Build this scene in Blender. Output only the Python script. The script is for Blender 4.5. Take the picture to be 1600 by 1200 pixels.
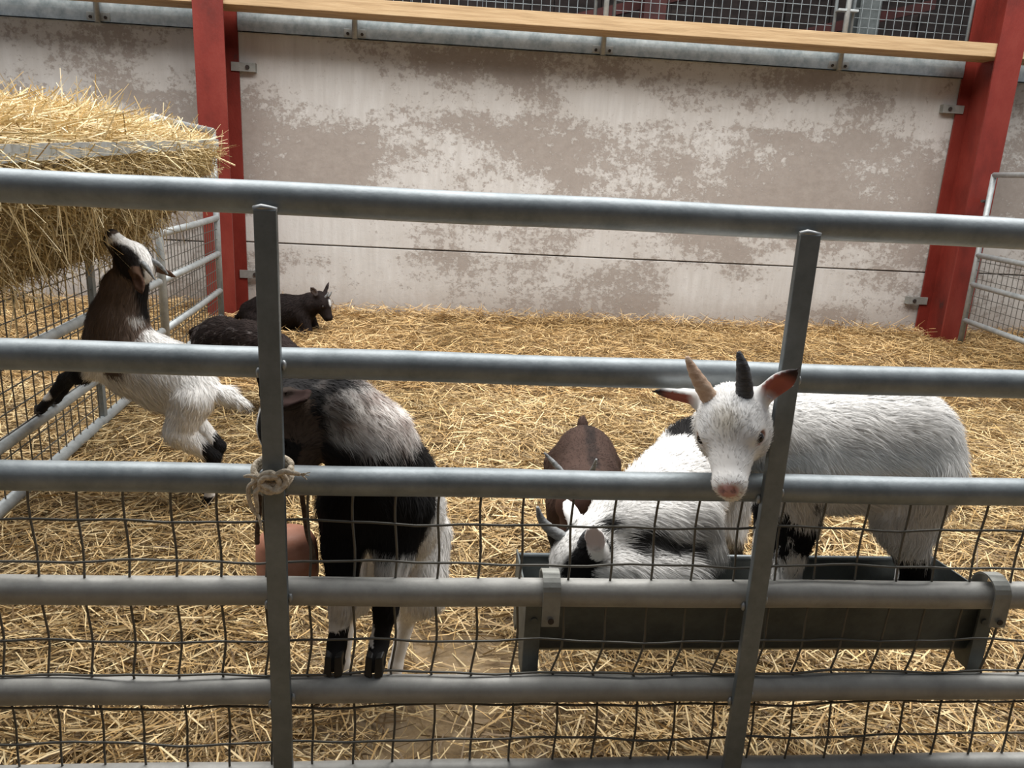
import bpy, bmesh, math, random
import numpy as np
from mathutils import Vector, Matrix

# ------------------------------------------------------------------ reset
for o in list(bpy.data.objects):
    bpy.data.objects.remove(o, do_unlink=True)
scene = bpy.context.scene
COL = scene.collection
rng = np.random.default_rng(7)
random.seed(7)

# ------------------------------------------------------------------ camera
CAM_H = 1.13
cam = bpy.data.cameras.new('camera')
cam.sensor_width = 36.0
cam.lens = 1205.0 / 1600.0 * 36.0
cam.clip_start = 0.02
cam.clip_end = 200
camo = bpy.data.objects.new('camera', cam)
COL.objects.link(camo)
nad = np.array([570 - 800, 5090 - 600, 1205.0]); nad /= np.linalg.norm(nad)      # straight down, in camera axes
ax = np.array([14750 - 800, 1075 - 600, 1205.0]); ax -= nad * (ax @ nad); ax /= np.linalg.norm(ax)
fw = np.cross(ax, nad)
W2C = np.array([ax, fw, -nad])           # rows: world X, Y, Z in camera axes (right, down, forward)
rt, dn, ff = W2C[:, 0], W2C[:, 1], W2C[:, 2]
camo.matrix_world = Matrix(((rt[0], -dn[0], -ff[0], 0), (rt[1], -dn[1], -ff[1], 0),
                            (rt[2], -dn[2], -ff[2], CAM_H), (0, 0, 0, 1)))
scene.camera = camo

# ------------------------------------------------------------------ world, light, exposure
world = bpy.data.worlds.new('world'); scene.world = world
world.use_nodes = True
wb = world.node_tree.nodes['Background']
wb.inputs[0].default_value = (0.82, 0.90, 1.0, 1)
wb.inputs[1].default_value = 0.40

def area(name, loc, size, energy, color, rot=(0, 0, 0)):
    l = bpy.data.lights.new(name, 'AREA'); l.shape = 'RECTANGLE'
    l.size, l.size_y = size; l.energy = energy; l.color = color
    o = bpy.data.objects.new(name, l); o.location = loc; o.rotation_euler = rot
    COL.objects.link(o); return o
# translucent roof sheets over the pen
area('roof_light', (0.6, 3.5, 5.4), (10.5, 3.8), 1050, (1.0, 0.985, 0.96))

vs = scene.view_settings
vs.view_transform = 'Standard'; vs.look = 'None'; vs.gamma = 1.0; vs.use_curve_mapping = False
vs.exposure = 0.0

# ------------------------------------------------------------------ helpers
def tag(o, label=None, cat=None, group=None, kind=None):
    if label: o['label'] = label
    if cat: o['category'] = cat
    if group: o['group'] = group
    if kind: o['kind'] = kind
    return o

def link(name, me, mat=None, parent=None):
    o = bpy.data.objects.new(name, me)
    COL.objects.link(o)
    if mat is not None and me is not None and len(me.materials) == 0:
        me.materials.append(mat)
    if parent is not None:
        o.parent = parent
        o.location = -Vector(parent.get('_org', (0, 0, 0)))      # meshes are written in world space
    return o

def empty(name, loc):
    o = bpy.data.objects.new(name, None); COL.objects.link(o)
    o.location = loc; o['_org'] = tuple(loc); o.empty_display_size = 0.05
    return o

def np_mesh(name, V, quads=None, tris=None, cols=None, smooth=True):
    me = bpy.data.meshes.new(name)
    V = np.asarray(V, np.float32)
    nq = 0 if quads is None else len(quads); nt = 0 if tris is None else len(tris)
    me.vertices.add(len(V)); me.vertices.foreach_set('co', V.ravel())
    idx = []; 
    if nq: idx.append(np.asarray(quads, np.int32).ravel())
    if nt: idx.append(np.asarray(tris, np.int32).ravel())
    idx = np.concatenate(idx)
    me.loops.add(len(idx)); me.loops.foreach_set('vertex_index', idx)
    me.polygons.add(nq + nt)
    st = np.concatenate([np.arange(nq) * 4, nq * 4 + np.arange(nt) * 3]).astype(np.int32)
    me.polygons.foreach_set('loop_start', st)
    me.polygons.foreach_set('use_smooth', np.full(nq + nt, smooth))
    if cols is not None:
        c = np.ones((len(V), 4), np.float32); c[:, :3] = cols
        a = me.color_attributes.new('Col', 'FLOAT_COLOR', 'POINT')
        a.data.foreach_set('color', c.ravel())
    me.update(calc_edges=True); me.validate()
    return me

class MB:
    """collects shapes into one mesh (world coordinates)"""
    def __init__(s): s.v = []; s.f = []; s.sm = []
    def add(s, vs, fs, smooth=False):
        b = len(s.v); s.v += [tuple(map(float, v)) for v in vs]
        s.f += [tuple(i + b for i in f) for f in fs]; s.sm += [smooth] * len(fs); return s
    def box(s, lo, hi, bev=0.0):
        x0, y0, z0 = lo; x1, y1, z1 = hi
        P = [(x0,y0,z0),(x1,y0,z0),(x1,y1,z0),(x0,y1,z0),(x0,y0,z1),(x1,y0,z1),(x1,y1,z1),(x0,y1,z1)]
        if bev <= 0:
            return s.add(P, [(0,3,2,1),(4,5,6,7),(0,1,5,4),(1,2,6,5),(2,3,7,6),(3,0,4,7)])
        return s.hexa(P, bev)
    def hexa(s, P, bev=0.0):
        """8 corners: bottom ring then top ring, optionally bevelled"""
        bm = bmesh.new(); q = [bm.verts.new(p) for p in P]
        for f in [(0,3,2,1),(4,5,6,7),(0,1,5,4),(1,2,6,5),(2,3,7,6),(3,0,4,7)]:
            bm.faces.new([q[i] for i in f])
        if bev > 0:
            bmesh.ops.bevel(bm, geom=list(bm.edges), offset=bev, segments=2, affect='EDGES', profile=0.6)
        bm.verts.ensure_lookup_table(); bm.verts.index_update()
        s.add([v.co[:] for v in bm.verts], [[v.index for v in f.verts] for f in bm.faces]); bm.free(); return s
    def tube(s, pts, r, n=10, cap=True, flat=None):
        pts = [Vector(p) for p in pts]; m = len(pts)
        rs = r if hasattr(r, '__len__') else [r] * m
        t0 = (pts[1] - pts[0]).normalized()
        u = t0.cross(Vector((0, 0, 1)))
        if u.length < 0.1: u = t0.cross(Vector((0, 1, 0)))
        u.normalize()
        vs = []
        for i, p in enumerate(pts):
            t = (pts[min(i + 1, m - 1)] - pts[max(i - 1, 0)]).normalized()
            u = (u - t * u.dot(t)).normalized(); w = t.cross(u)
            for k in range(n):
                a = 2 * math.pi * k / n
                vs.append(p + (u * math.cos(a) + w * math.sin(a)) * rs[i])
        fs = [(i*n + k, i*n + (k+1) % n, (i+1)*n + (k+1) % n, (i+1)*n + k) for i in range(m-1) for k in range(n)]
        s.add(vs, fs, True)
        if cap:
            b = len(s.v) - len(vs)
            s.f += [tuple(b + k for k in range(n))[::-1], tuple(b + (m-1)*n + k for k in range(n))]; s.sm += [False, False]
        return s
    def strip(s, prof, width_vec, thick):
        """flat band along profile points prof, extruded by width_vec, thickness towards profile normals"""
        W = Vector(width_vec); P = [Vector(p) for p in prof]; n = len(P); vs = []
        for i, p in enumerate(P):
            t = (P[min(i+1, n-1)] - P[max(i-1, 0)]).normalized()
            nn = t.cross(W.normalized()) * thick
            vs += [p, p + W, p + W + nn, p + nn]
        fs = []
        for i in range(n - 1):
            a, b = i*4, i*4 + 4
            for k in range(4): fs.append((a+k, a+(k+1) % 4, b+(k+1) % 4, b+k))
        fs += [(3,2,1,0), tuple(range((n-1)*4, n*4))]
        return s.add(vs, fs)
    def sphere(s, c, r, nu=10, nv=6, sc=(1,1,1)):
        vs = [(c[0], c[1], c[2]-r*sc[2])]
        for j in range(1, nv):
            ph = -math.pi/2 + math.pi*j/nv
            for i in range(nu):
                a = 2*math.pi*i/nu
                vs.append((c[0]+r*sc[0]*math.cos(ph)*math.cos(a), c[1]+r*sc[1]*math.cos(ph)*math.sin(a), c[2]+r*sc[2]*math.sin(ph)))
        vs.append((c[0], c[1], c[2]+r*sc[2])); L = len(vs)-1; fs = []
        for i in range(nu):
            fs.append((0, 1+(i+1) % nu, 1+i)); fs.append((L, L-nu+i, L-nu+(i+1) % nu))
        for j in range(nv-2):
            for i in range(nu):
                a = 1+j*nu; fs.append((a+i, a+(i+1) % nu, a+nu+(i+1) % nu, a+nu+i))
        return s.add(vs, fs, True)
    def build(s, name, mat, parent=None):
        me = bpy.data.meshes.new(name); me.from_pydata(s.v, [], s.f)
        me.polygons.foreach_set('use_smooth', s.sm); me.update()
        return link(name, me, mat, parent)

# numpy value noise
def vnoise(P, scale=1.0, seed=0):
    P = np.asarray(P, np.float64) * scale + seed * 17.31
    I = np.floor(P).astype(np.int64); Fr = P - I; Fr = Fr * Fr * (3 - 2 * Fr)
    def h(i, j, k):
        n = (i * 374761393 + j * 668265263 + k * 2147483647 + seed * 144665) & 0x7fffffff
        n = ((n ^ (n >> 13)) * 1274126177) & 0x7fffffff
        n = (n ^ (n >> 16)) & 0xffff
        return n / 65535.0
    r = 0
    for a in (0, 1):
        for b in (0, 1):
            for c in (0, 1):
                w = (Fr[:, 0] if a else 1-Fr[:, 0]) * (Fr[:, 1] if b else 1-Fr[:, 1]) * (Fr[:, 2] if c else 1-Fr[:, 2])
                r = r + w * h(I[:, 0]+a, I[:, 1]+b, I[:, 2]+c)
    return r
def fbm(P, scale, seed=0, o=3):
    r = 0; a = 0.5; t = 0
    for i in range(o):
        r = r + a * vnoise(P, scale * 2**i, seed + i); t += a; a *= 0.5
    return r / t

# ------------------------------------------------------------------ materials
def mat(name, color=(.5,.5,.5), rough=.6, metal=0.0, spec=0.4):
    m = bpy.data.materials.new(name); m.use_nodes = True
    b = m.node_tree.nodes['Principled BSDF']
    b.inputs['Base Color'].default_value = (*color, 1); b.inputs['Roughness'].default_value = rough
    b.inputs['Metallic'].default_value = metal; b.inputs['Specular IOR Level'].default_value = spec
    return m
def N(m, t, **kw):
    n = m.node_tree.nodes.new(t)
    for k, v in kw.items(): setattr(n, k, v)
    return n
def noise_col(m, stops, scale=8, detail=6, rough=.6, stretch=(1,1,1), seed=0, bump=0, bump_scale=None, target='Base Color', dist=0.0):
    """colour ramp driven by object-space noise"""
    nt = m.node_tree; b = nt.nodes['Principled BSDF']
    tc = N(m, 'ShaderNodeNewGeometry'); mp = N(m, 'ShaderNodeMapping')
    mp.inputs['Scale'].default_value = stretch; mp.inputs['Location'].default_value = (seed*3.1, seed*1.7, seed*.9)
    nt.links.new(tc.outputs['Position'], mp.inputs[0])
    nz = N(m, 'ShaderNodeTexNoise'); nz.inputs['Scale'].default_value = scale; nz.inputs['Detail'].default_value = detail
    nz.inputs['Roughness'].default_value = rough; nz.inputs['Distortion'].default_value = dist
    nt.links.new(mp.outputs[0], nz.inputs['Vector'])
    r = N(m, 'ShaderNodeValToRGB'); els = r.color_ramp.elements
    while len(els) < len(stops): els.new(0.5)
    for e, (p, c) in zip(els, stops): e.position = p; e.color = (*c, 1) if len(c) == 3 else c
    nt.links.new(nz.outputs['Fac'], r.inputs[0]); nt.links.new(r.outputs[0], b.inputs[target])
    if bump:
        nb = nz
        if bump_scale:
            nb = N(m, 'ShaderNodeTexNoise'); nb.inputs['Scale'].default_value = bump_scale; nb.inputs['Detail'].default_value = 5
            nt.links.new(mp.outputs[0], nb.inputs['Vector'])
        bp = N(m, 'ShaderNodeBump'); bp.inputs['Strength'].default_value = bump; bp.inputs['Distance'].default_value = .01
        nt.links.new(nb.outputs['Fac'], bp.inputs['Height']); nt.links.new(bp.outputs[0], b.inputs['Normal'])
    return m

def galv(name, lo, hi, rough=.42, metal=.45, seed=0, bump=.05):
    m = mat(name, rough=rough, metal=metal)
    mid = tuple((a+b)/2 for a, b in zip(lo, hi))
    noise_col(m, [(.3, lo), (.5, mid), (.72, hi)], scale=14, detail=8, rough=.7, seed=seed, bump=bump, bump_scale=120)
    return m
M = {}
M['galv'] = galv('galvanised_tube', (.18,.205,.215), (.34,.37,.385), rough=.52, metal=.4)
M['galv_dusty'] = galv('galvanised_dusty', (.27,.265,.245), (.43,.42,.39), rough=.55, seed=4, metal=.25)
M['galv_flat'] = galv('galvanised_bar', (.155,.175,.18), (.26,.285,.295), rough=.5, seed=3)
M['galv_pale'] = galv('galvanised_pale', (.28,.30,.30), (.47,.49,.49), rough=.6, seed=5, metal=.6)
M['galv_sheet'] = galv('galvanised_sheet', (.28,.34,.37), (.62,.68,.70), rough=.38, seed=8, metal=.7)
M['galv_dark'] = galv('galvanised_dark', (.085,.095,.092), (.16,.175,.17), rough=.55, seed=6, metal=.5)
M['wire'] = mat('mesh_wire', (.13,.125,.11), .5, .6)
M['weld'] = mat('weld', (.40,.41,.41), .5, .7)
M['bolt'] = mat('bolt_steel', (.06,.05,.045), .6, .6)
M['plate'] = galv('bracket_plate', (.22,.22,.20), (.36,.36,.33), rough=.6, seed=9, metal=.4)
M['timber'] = noise_col(mat('timber', rough=.75), [(.25,(.28,.18,.09)), (.5,(.43,.29,.155)), (.75,(.53,.385,.225))], scale=7, detail=9, stretch=(.35,3,9), bump=.2, bump_scale=30)
M['twine'] = noise_col(mat('twine', rough=.9), [(.3,(.42,.33,.23)), (.7,(.80,.70,.55))], scale=160, detail=3, bump=.5)
M['rope'] = noise_col(mat('brown_rope', rough=.9), [(.3,(.05,.032,.02)), (.7,(.15,.095,.06))], scale=160, detail=3, bump=.5)
M['lick'] = noise_col(mat('mineral_lick', rough=.55), [(.3,(.34,.135,.08)), (.55,(.42,.18,.11)), (.8,(.52,.27,.19))], scale=22, detail=5, bump=.15)
M['hoof'] = mat('hoof_horn', (.012,.011,.010), .45)
M['eye'] = mat('eye', (.012,.007,.005), .22, 0, .4)
M['horn_grey'] = noise_col(mat('horn_grey', rough=.55), [(.3,(.09,.09,.09)), (.7,(.30,.31,.31))], scale=60, detail=4, stretch=(1,1,2), bump=.3)
M['horn_dark'] = noise_col(mat('horn_dark', rough=.55), [(.3,(.018,.018,.02)), (.7,(.085,.085,.09))], scale=60, detail=4, stretch=(1,1,2.5), bump=.4)
M['horn_tan'] = noise_col(mat('horn_tan', rough=.6), [(.3,(.46,.29,.19)), (.55,(.62,.43,.30)), (.75,(.70,.56,.42))], scale=45, detail=4, stretch=(1,1,2), bump=.3)

def red_paint():
    m = mat('red_paint', rough=.5, spec=.35)
    noise_col(m, [(.26,(.03,.018,.016)), (.32,(.11,.014,.009)), (.5,(.165,.020,.013)), (.8,(.21,.036,.024))], scale=3.2, detail=9, rough=.62, stretch=(1.3,1.3,.7), seed=2, bump=.12, bump_scale=60)
    return m
M['red'] = red_paint()

def wall_mat():
    m = mat('flaking_whitewash', rough=.9, spec=.15); nt = m.node_tree; b = nt.nodes['Principled BSDF']; L = nt.links.new
    g = N(m, 'ShaderNodeNewGeometry')
    def noise(scale, detail, st, loc=(0,0,0), rough=.6, dist=0):
        mp = N(m, 'ShaderNodeMapping'); mp.inputs['Scale'].default_value = st; mp.inputs['Location'].default_value = loc
        L(g.outputs['Position'], mp.inputs[0]); n = N(m, 'ShaderNodeTexNoise')
        n.inputs['Scale'].default_value = scale; n.inputs['Detail'].default_value = detail; n.inputs['Roughness'].default_value = rough; n.inputs['Distortion'].default_value = dist
        L(mp.outputs[0], n.inputs['Vector']); return n.outputs['Fac']
    def math_(op, a, b_=None, c=None):
        n = N(m, 'ShaderNodeMath', operation=op)
        for i, x in enumerate((a, b_, c)):
            if x is None: continue
            if isinstance(x, (int, float)): n.inputs[i].default_value = x
            else: L(x, n.inputs[i])
        return n.outputs[0]
    def ramp(x, p0, p1):
        n = N(m, 'ShaderNodeMapRange'); n.inputs[1].default_value = p0; n.inputs[2].default_value = p1; L(x, n.inputs[0]); return n.outputs[0]
    def mix(f, c1, c2):
        n = N(m, 'ShaderNodeMix', data_type='RGBA'); L(f, n.inputs[0])
        for i, c in ((6, c1), (7, c2)):
            if isinstance(c, tuple): n.inputs[i].default_value = (*c, 1)
            else: L(c, n.inputs[i])
        return n.outputs[2]
    big = noise(1.15, 4, (1, 1, 1.9), (3.7, 0, 1.2), .55)
    flake = noise(13, 8, (1, 1, 1.25), (1, 0, 0), .72)
    speck = noise(46, 5, (1, 1, 1), (0, 0, 3), .7)
    streak = noise(5, 6, (3.2, 1, .35), (0, 0, 0), .6)
    sx = N(m, 'ShaderNodeSeparateXYZ'); L(g.outputs['Position'], sx.inputs[0]); z = sx.outputs['Z']
    # lifts of the pour: the face between 0.95 and 1.62 m has lost most of its wash
    lift = math_('MULTIPLY', ramp(z, .78, 1.02), ramp(z, 1.66, 1.60))
    s = math_('ADD', math_('MULTIPLY', big, 1.0), math_('MULTIPLY', flake, .80))
    s = math_('ADD', s, math_('MULTIPLY', speck, .45)); s = math_('ADD', s, math_('MULTIPLY', streak, .25))
    s = math_('ADD', s, math_('MULTIPLY', lift, .115))
    bare = ramp(s, 1.26, 1.37)
    wash = mix(ramp(streak, .3, .72), (.48,.452,.422), (.60,.578,.552))
    wash = mix(ramp(big, .35, .65), wash, (.47,.435,.40))
    conc = mix(ramp(flake, .32, .68), (.225,.185,.158), (.31,.265,.232))
    c = mix(math_('MULTIPLY', bare, .80), wash, conc)
    c = mix(math_('MULTIPLY', ramp(speck, .60, .70), .35), c, (.30,.25,.22))
    # dirt splashed up from the litter
    foot = math_('MULTIPLY', ramp(math_('ADD', z, math_('MULTIPLY', flake, .25)), .34, .08), .55)
    c = mix(foot, c, (.27,.21,.165))
    L(c, b.inputs['Base Color'])
    h = math_('ADD', math_('MULTIPLY', bare, -.6), math_('MULTIPLY', speck, .5))
    bp = N(m, 'ShaderNodeBump'); bp.inputs['Strength'].default_value = .35; bp.inputs['Distance'].default_value = .01
    L(h, bp.inputs['Height']); L(bp.outputs[0], b.inputs['Normal'])
    return m
M['wall'] = wall_mat()
M['shaded_red'] = noise_col(mat('shaded_red_paint', rough=.8), [(.3,(.03,.009,.008)), (.7,(.075,.018,.015))], scale=5, detail=6)  # red steel in the dim shed, its shade mixed into the colour
M['dark_wall'] = noise_col(mat('dark_cladding', rough=.9), [(.3,(.012,.009,.008)), (.6,(.035,.025,.022)), (.8,(.07,.05,.045))], scale=4, detail=8, stretch=(1,1,3), bump=.3)
M['floor'] = noise_col(mat('trodden_litter', rough=.95), [(.3,(.10,.065,.035)), (.5,(.21,.145,.075)), (.7,(.27,.21,.14))], scale=9, detail=10, rough=.75, bump=.6, bump_scale=45)
M['hay_core'] = noise_col(mat('packed_hay', rough=.95), [(.3,(.07,.048,.02)), (.6,(.20,.14,.06)), (.8,(.34,.25,.11))], scale=30, detail=8, stretch=(1,1,1), bump=.8)

def attr_mat(name, rough=.6, spec=.25, transl=0.0, gain=1.0):
    m = mat(name, rough=rough, spec=spec); nt = m.node_tree; b = nt.nodes['Principled BSDF']
    a = N(m, 'ShaderNodeAttribute'); a.attribute_name = 'Col'
    nt.links.new(a.outputs['Color'], b.inputs['Base Color'])
    if transl:
        t = N(m, 'ShaderNodeBsdfTranslucent'); nt.links.new(a.outputs['Color'], t.inputs[0])
        mx = N(m, 'ShaderNodeMixShader'); mx.inputs[0].default_value = transl
        nt.links.new(b.outputs[0], mx.inputs[1]); nt.links.new(t.outputs[0], mx.inputs[2])
        nt.links.new(mx.outputs[0], nt.nodes['Material Output'].inputs[0])
    return m
M['straw'] = attr_mat('straw', .5, .35, .12)
M['fur'] = attr_mat('fur', .75, .15, .15)
_a = N(M['fur'], 'ShaderNodeAttribute'); _a.attribute_name = 'Nrm'
M['fur'].node_tree.links.new(_a.outputs['Vector'], M['fur'].node_tree.nodes['Principled BSDF'].inputs['Normal'])
M['skin'] = attr_mat('coat_skin', .85, .12)

WY = 6.62                        # face of the back wall
CX = (-1.788, 4.325)             # column centres
# ------------------------------------------------------------------ ground and straw
def ground(x, y):
    P = np.stack([x, y, np.zeros_like(x)], 1)
    return (fbm(P, 1.6, 3, 3) - .5) * .05 - .022 - 0.045 * np.clip((y - 3.5) / 3, 0, 1)

def grid_mesh(name, x0, x1, y0, y1, st, fz):
    xs = np.arange(x0, x1 + st/2, st); ys = np.arange(y0, y1 + st/2, st); X, Y = np.meshgrid(xs, ys)
    V = np.stack([X.ravel(), Y.ravel(), fz(X.ravel(), Y.ravel())], 1); nx, ny = len(xs), len(ys)
    i = (np.arange(ny-1)[:, None] * nx + np.arange(nx-1)[None]).ravel()
    return np_mesh(name, V, quads=np.stack([i, i+1, i+nx+1, i+nx], 1))
floor = link('floor', grid_mesh('floor', -4.5, 6.5, -2.5, 6.7, .07, lambda x, y: ground(x, y) - .012), M['floor'])
tag(floor, kind='structure')

def strands(P, heading, pitch, L, Wd, bend, cols, roll):
    """flat straw strands, two segments each -> V, quads, cols"""
    n = len(P)
    d = np.stack([np.cos(heading)*np.cos(pitch), np.sin(heading)*np.cos(pitch), np.sin(pitch)], 1)
    side = np.stack([-np.sin(heading), np.cos(heading), np.zeros(n)], 1)
    up = np.cross(d, side)
    w = side*np.cos(roll)[:, None] + up*np.sin(roll)[:, None]
    d2 = d + bend; d2 /= np.linalg.norm(d2, axis=1)[:, None]
    a = P - d*(L*.5)[:, None]; m = P; e = P + d2*(L*.5)[:, None]
    hw = (w*(Wd*.5)[:, None])
    V = np.stack([a-hw*.8, a+hw*.8, m-hw, m+hw, e-hw*.6, e+hw*.6], 1).reshape(-1, 3)
    b = np.arange(n)[:, None]*6
    Q = np.concatenate([b+np.array([[0,1,3,2]]), b+np.array([[2,3,5,4]])], 0)
    return V, Q, np.repeat(cols, 6, 0)

def straw_cols(n, lo, mid, hi):
    t = rng.random(n)[:, None]; lo, mid, hi = map(np.array, (lo, mid, hi))
    c = np.where(t < .5, lo+(mid-lo)*(t*2), mid+(hi-mid)*(t*2-1))
    return c*(.8+.4*rng.random((n, 1)))

def straw_patch(n, x0, x1, y0, y1, Lr, Wr, zr, lo, mid, hi, sp=.16):
    x = rng.uniform(x0, x1, n); y = rng.uniform(y0, y1, n)
    P0 = np.stack([x, y, x*0], 1)
    thin = fbm(P0, 2.2, 21, 2)
    bare = np.exp(-(((x-.05)/.30)**2 + ((y-1.62)/.30)**2)) + .8*np.exp(-(((x+.03)/.16)**2 + ((y-1.36)/.09)**2))
    keep = rng.random(n) > np.clip(bare*.93, 0, .93)*np.clip(.35+thin*1.5, 0, 1)
    keep &= rng.random(n) < np.clip(.45+thin*1.3, 0, 1)
    x, y = x[keep], y[keep]; n = len(x)
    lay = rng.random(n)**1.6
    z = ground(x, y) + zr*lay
    # lying in wisps: neighbouring strands share a direction
    P = np.stack([x, y, z], 1)
    h = fbm(P*[1,1,0], 3.0, 5, 2)*math.pi*5 + rng.normal(0, .75, n)
    L = np.clip(rng.lognormal(math.log(Lr), .45, n), Lr*.3, Lr*2.6)
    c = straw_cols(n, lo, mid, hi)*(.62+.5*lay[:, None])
    tint = fbm(P*[1,1,0], 1.3, 9, 2)[:, None]
    c = c*(1.0 + (tint-.5)*np.array([[.5,.55,.7]]))
    return strands(P, h, rng.normal(0, sp, n), L, rng.uniform(*Wr, n), rng.normal(0, .22, (n, 3))*[1,1,.6], c, rng.normal(0, .6, n))

def merge(parts):
    Vs, Qs, Cs, o = [], [], [], 0
    for V, Q, C in parts:
        Vs.append(V); Qs.append(Q+o); Cs.append(C); o += len(V)
    return np.concatenate(Vs), np.concatenate(Qs), np.concatenate(Cs)
S_LO, S_MID, S_HI = (.13,.076,.030), (.52,.34,.14), (.84,.67,.38)
F_LO, F_MID, F_HI = (.19,.105,.038), (.50,.315,.125), (.76,.56,.29)
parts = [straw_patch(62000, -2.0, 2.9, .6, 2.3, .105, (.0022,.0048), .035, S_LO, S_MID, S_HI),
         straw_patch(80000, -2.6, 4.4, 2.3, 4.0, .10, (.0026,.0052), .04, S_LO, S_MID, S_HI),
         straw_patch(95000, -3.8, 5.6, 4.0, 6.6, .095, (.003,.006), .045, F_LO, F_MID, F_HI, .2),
         # a drift against the wall foot and around the columns
         straw_patch(9000, -3.8, 5.6, 6.3, 6.6, .11, (.003,.006), .10, F_LO, F_MID, F_HI, .35)]
V, Q, C = merge(parts)
V[:, 1] = np.minimum(V[:, 1], WY-.004)                       # stems stop at the wall
V6 = V.reshape(-1, 6, 3); inc = np.zeros(len(V6), bool)
for cx in CX: inc |= ((np.abs(V6[:, :, 0]-cx) < .112) & (V6[:, :, 1] > 6.19)).any(1)
V = V6[~inc].reshape(-1, 3); C = C.reshape(-1, 6, 3)[~inc].reshape(-1, 3); nb = (np.arange(len(V)//6)*6)[:, None]
Q = np.concatenate([nb+np.array([[0,1,3,2]]), nb+np.array([[2,3,5,4]])])
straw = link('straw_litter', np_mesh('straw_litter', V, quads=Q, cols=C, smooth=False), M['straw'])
tag(straw, 'golden loose straw litter covering the whole pen floor', 'straw', kind='stuff')

# ------------------------------------------------------------------ back wall, columns
wall = MB().box((-5.2, WY+.03, -.15), (6.8, WY+.18, 2.16)).build('wall_back', M['wall']); tag(wall, kind='structure')
for x0, x1 in ((-5.2, CX[0]), (CX[0], CX[1]), (CX[1], 6.8)):
    dz = .495
    MB().hexa([(x0+.01,WY,-.15),(x1-.01,WY,-.15),(x1-.01,WY+.05,-.15),(x0+.01,WY+.05,-.15),
               (x0+.01,WY,dz+.004),(x1-.01,WY,dz-.012),(x1-.01,WY+.05,dz-.012),(x0+.01,WY+.05,dz+.004)], .004).build('panel', M['wall'], wall)
    MB().hexa([(x0+.01,WY,dz+.016),(x1-.01,WY,dz),(x1-.01,WY+.05,dz),(x0+.01,WY+.05,dz+.016),
               (x0+.01,WY,2.14),(x1-.01,WY,2.14),(x1-.01,WY+.05,2.14),(x0+.01,WY+.05,2.14)], .004).build('panel', M['wall'], wall)
for i, (x0, x1) in enumerate(((-5.2, CX[0]-.112), (CX[0]+.112, CX[1]-.112), (CX[1]+.112, 6.8))):     # capping stops at the columns
    fl = MB().box((x0, WY-.05, 2.105), (x1, WY+.001, 2.112)).box((x0, WY-.05, 2.105), (x1, WY-.046, 2.190)).build('trim_%d' % (i+1), M['galv_sheet'])
    tag(fl, kind='structure')
    MB().box((x0, WY-.046, 2.184), (x1, WY-.042, 2.36)).build('upper_sheet', M['galv_sheet'], fl)
far = MB()
for k in range(60):                      # dark cladding of the shed beyond, seen through the mesh
    far.box((-7+k*.27, 9.5+.02*(k % 2), .5), (-7+k*.27+.262, 9.6, 7))
tag(far.build('wall_far', M['dark_wall']), kind='structure')
rear = MB()  # unseen dark wall added behind the camera to darken reflections and fill
for k in range(50): rear.box((-7+k*.28, -2.72-.02*(k % 2), -.1), (-7+k*.28+.272, -2.6, 4.2))
tag(rear.build('wall_front_unseen', M['dark_wall']), kind='structure')

def column(cx, label, zs, sgn):
    r = empty('steel_column', (cx, 6.4, 0)); tag(r, label, 'column')
    MB().box((cx-.108, 6.20, -.1), (cx+.108, 6.218, 4.2), .002).build('front_flange', M['red'], r)
    MB().box((cx-.007, 6.216, -.1), (cx+.007, 6.584, 4.2)).build('web', M['red'], r)
    MB().box((cx-.108, 6.582, -.1), (cx+.108, 6.600, 4.2), .002).build('back_flange', M['red'], r)
    for z in zs:
        a, b = (cx+sgn*.05, cx+sgn*.235); lo, hi = min(a, b), max(a, b)
        p = MB().box((lo, 6.572, z-.033), (hi, 6.582, z+.033), .002).box((hi-.02 if sgn > 0 else lo, 6.578, z-.033), (hi if sgn > 0 else lo+.02, 6.625, z+.033)).build('fixing_plate', M['plate'], r)
        bx = cx+sgn*.175
        MB().tube([(bx, 6.572, z), (bx, 6.562, z)], .016, 8).build('bolt', M['bolt'], p)
    return r
column(CX[0], 'red steel column beside the hay rack', (1.853, .242), 1)
column(CX[1], 'red steel column at the end of the timber beam by the short hurdle', (1.864, .240), -1)

tb = empty('timber_beam', (1.2, 6.24, 2.2)); tag(tb, 'pale sawn timber beam running between the red columns', 'beam')
def beam(x0, x1, y0, y1, h, lo_off=0, name='plank', bev=.004):
    z = lambda x: 2.230 - x*.001 + lo_off
    MB().hexa([(x0,y0,z(x0)),(x1,y0,z(x1)),(x1,y1,z(x1)),(x0,y1,z(x0)),
               (x0,y0,z(x0)+h),(x1,y0,z(x1)+h),(x1,y1,z(x1)+h),(x0,y1,z(x0)+h)], bev).build(name, M['timber'], tb)
for x0, x1 in ((-5.0, CX[0]-.012), (CX[0]+.012, CX[1]-.012), (CX[1]+.012, 6.6)):
    up = 0
    beam(x0, x1, 6.222, 6.30, .100, up, 'front_plank'); beam(x0, x1, 6.305, 6.40, .045, up, 'under_plank'); beam(x0, x1, 6.405, 6.50, .045, up, 'under_plank')
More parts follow.
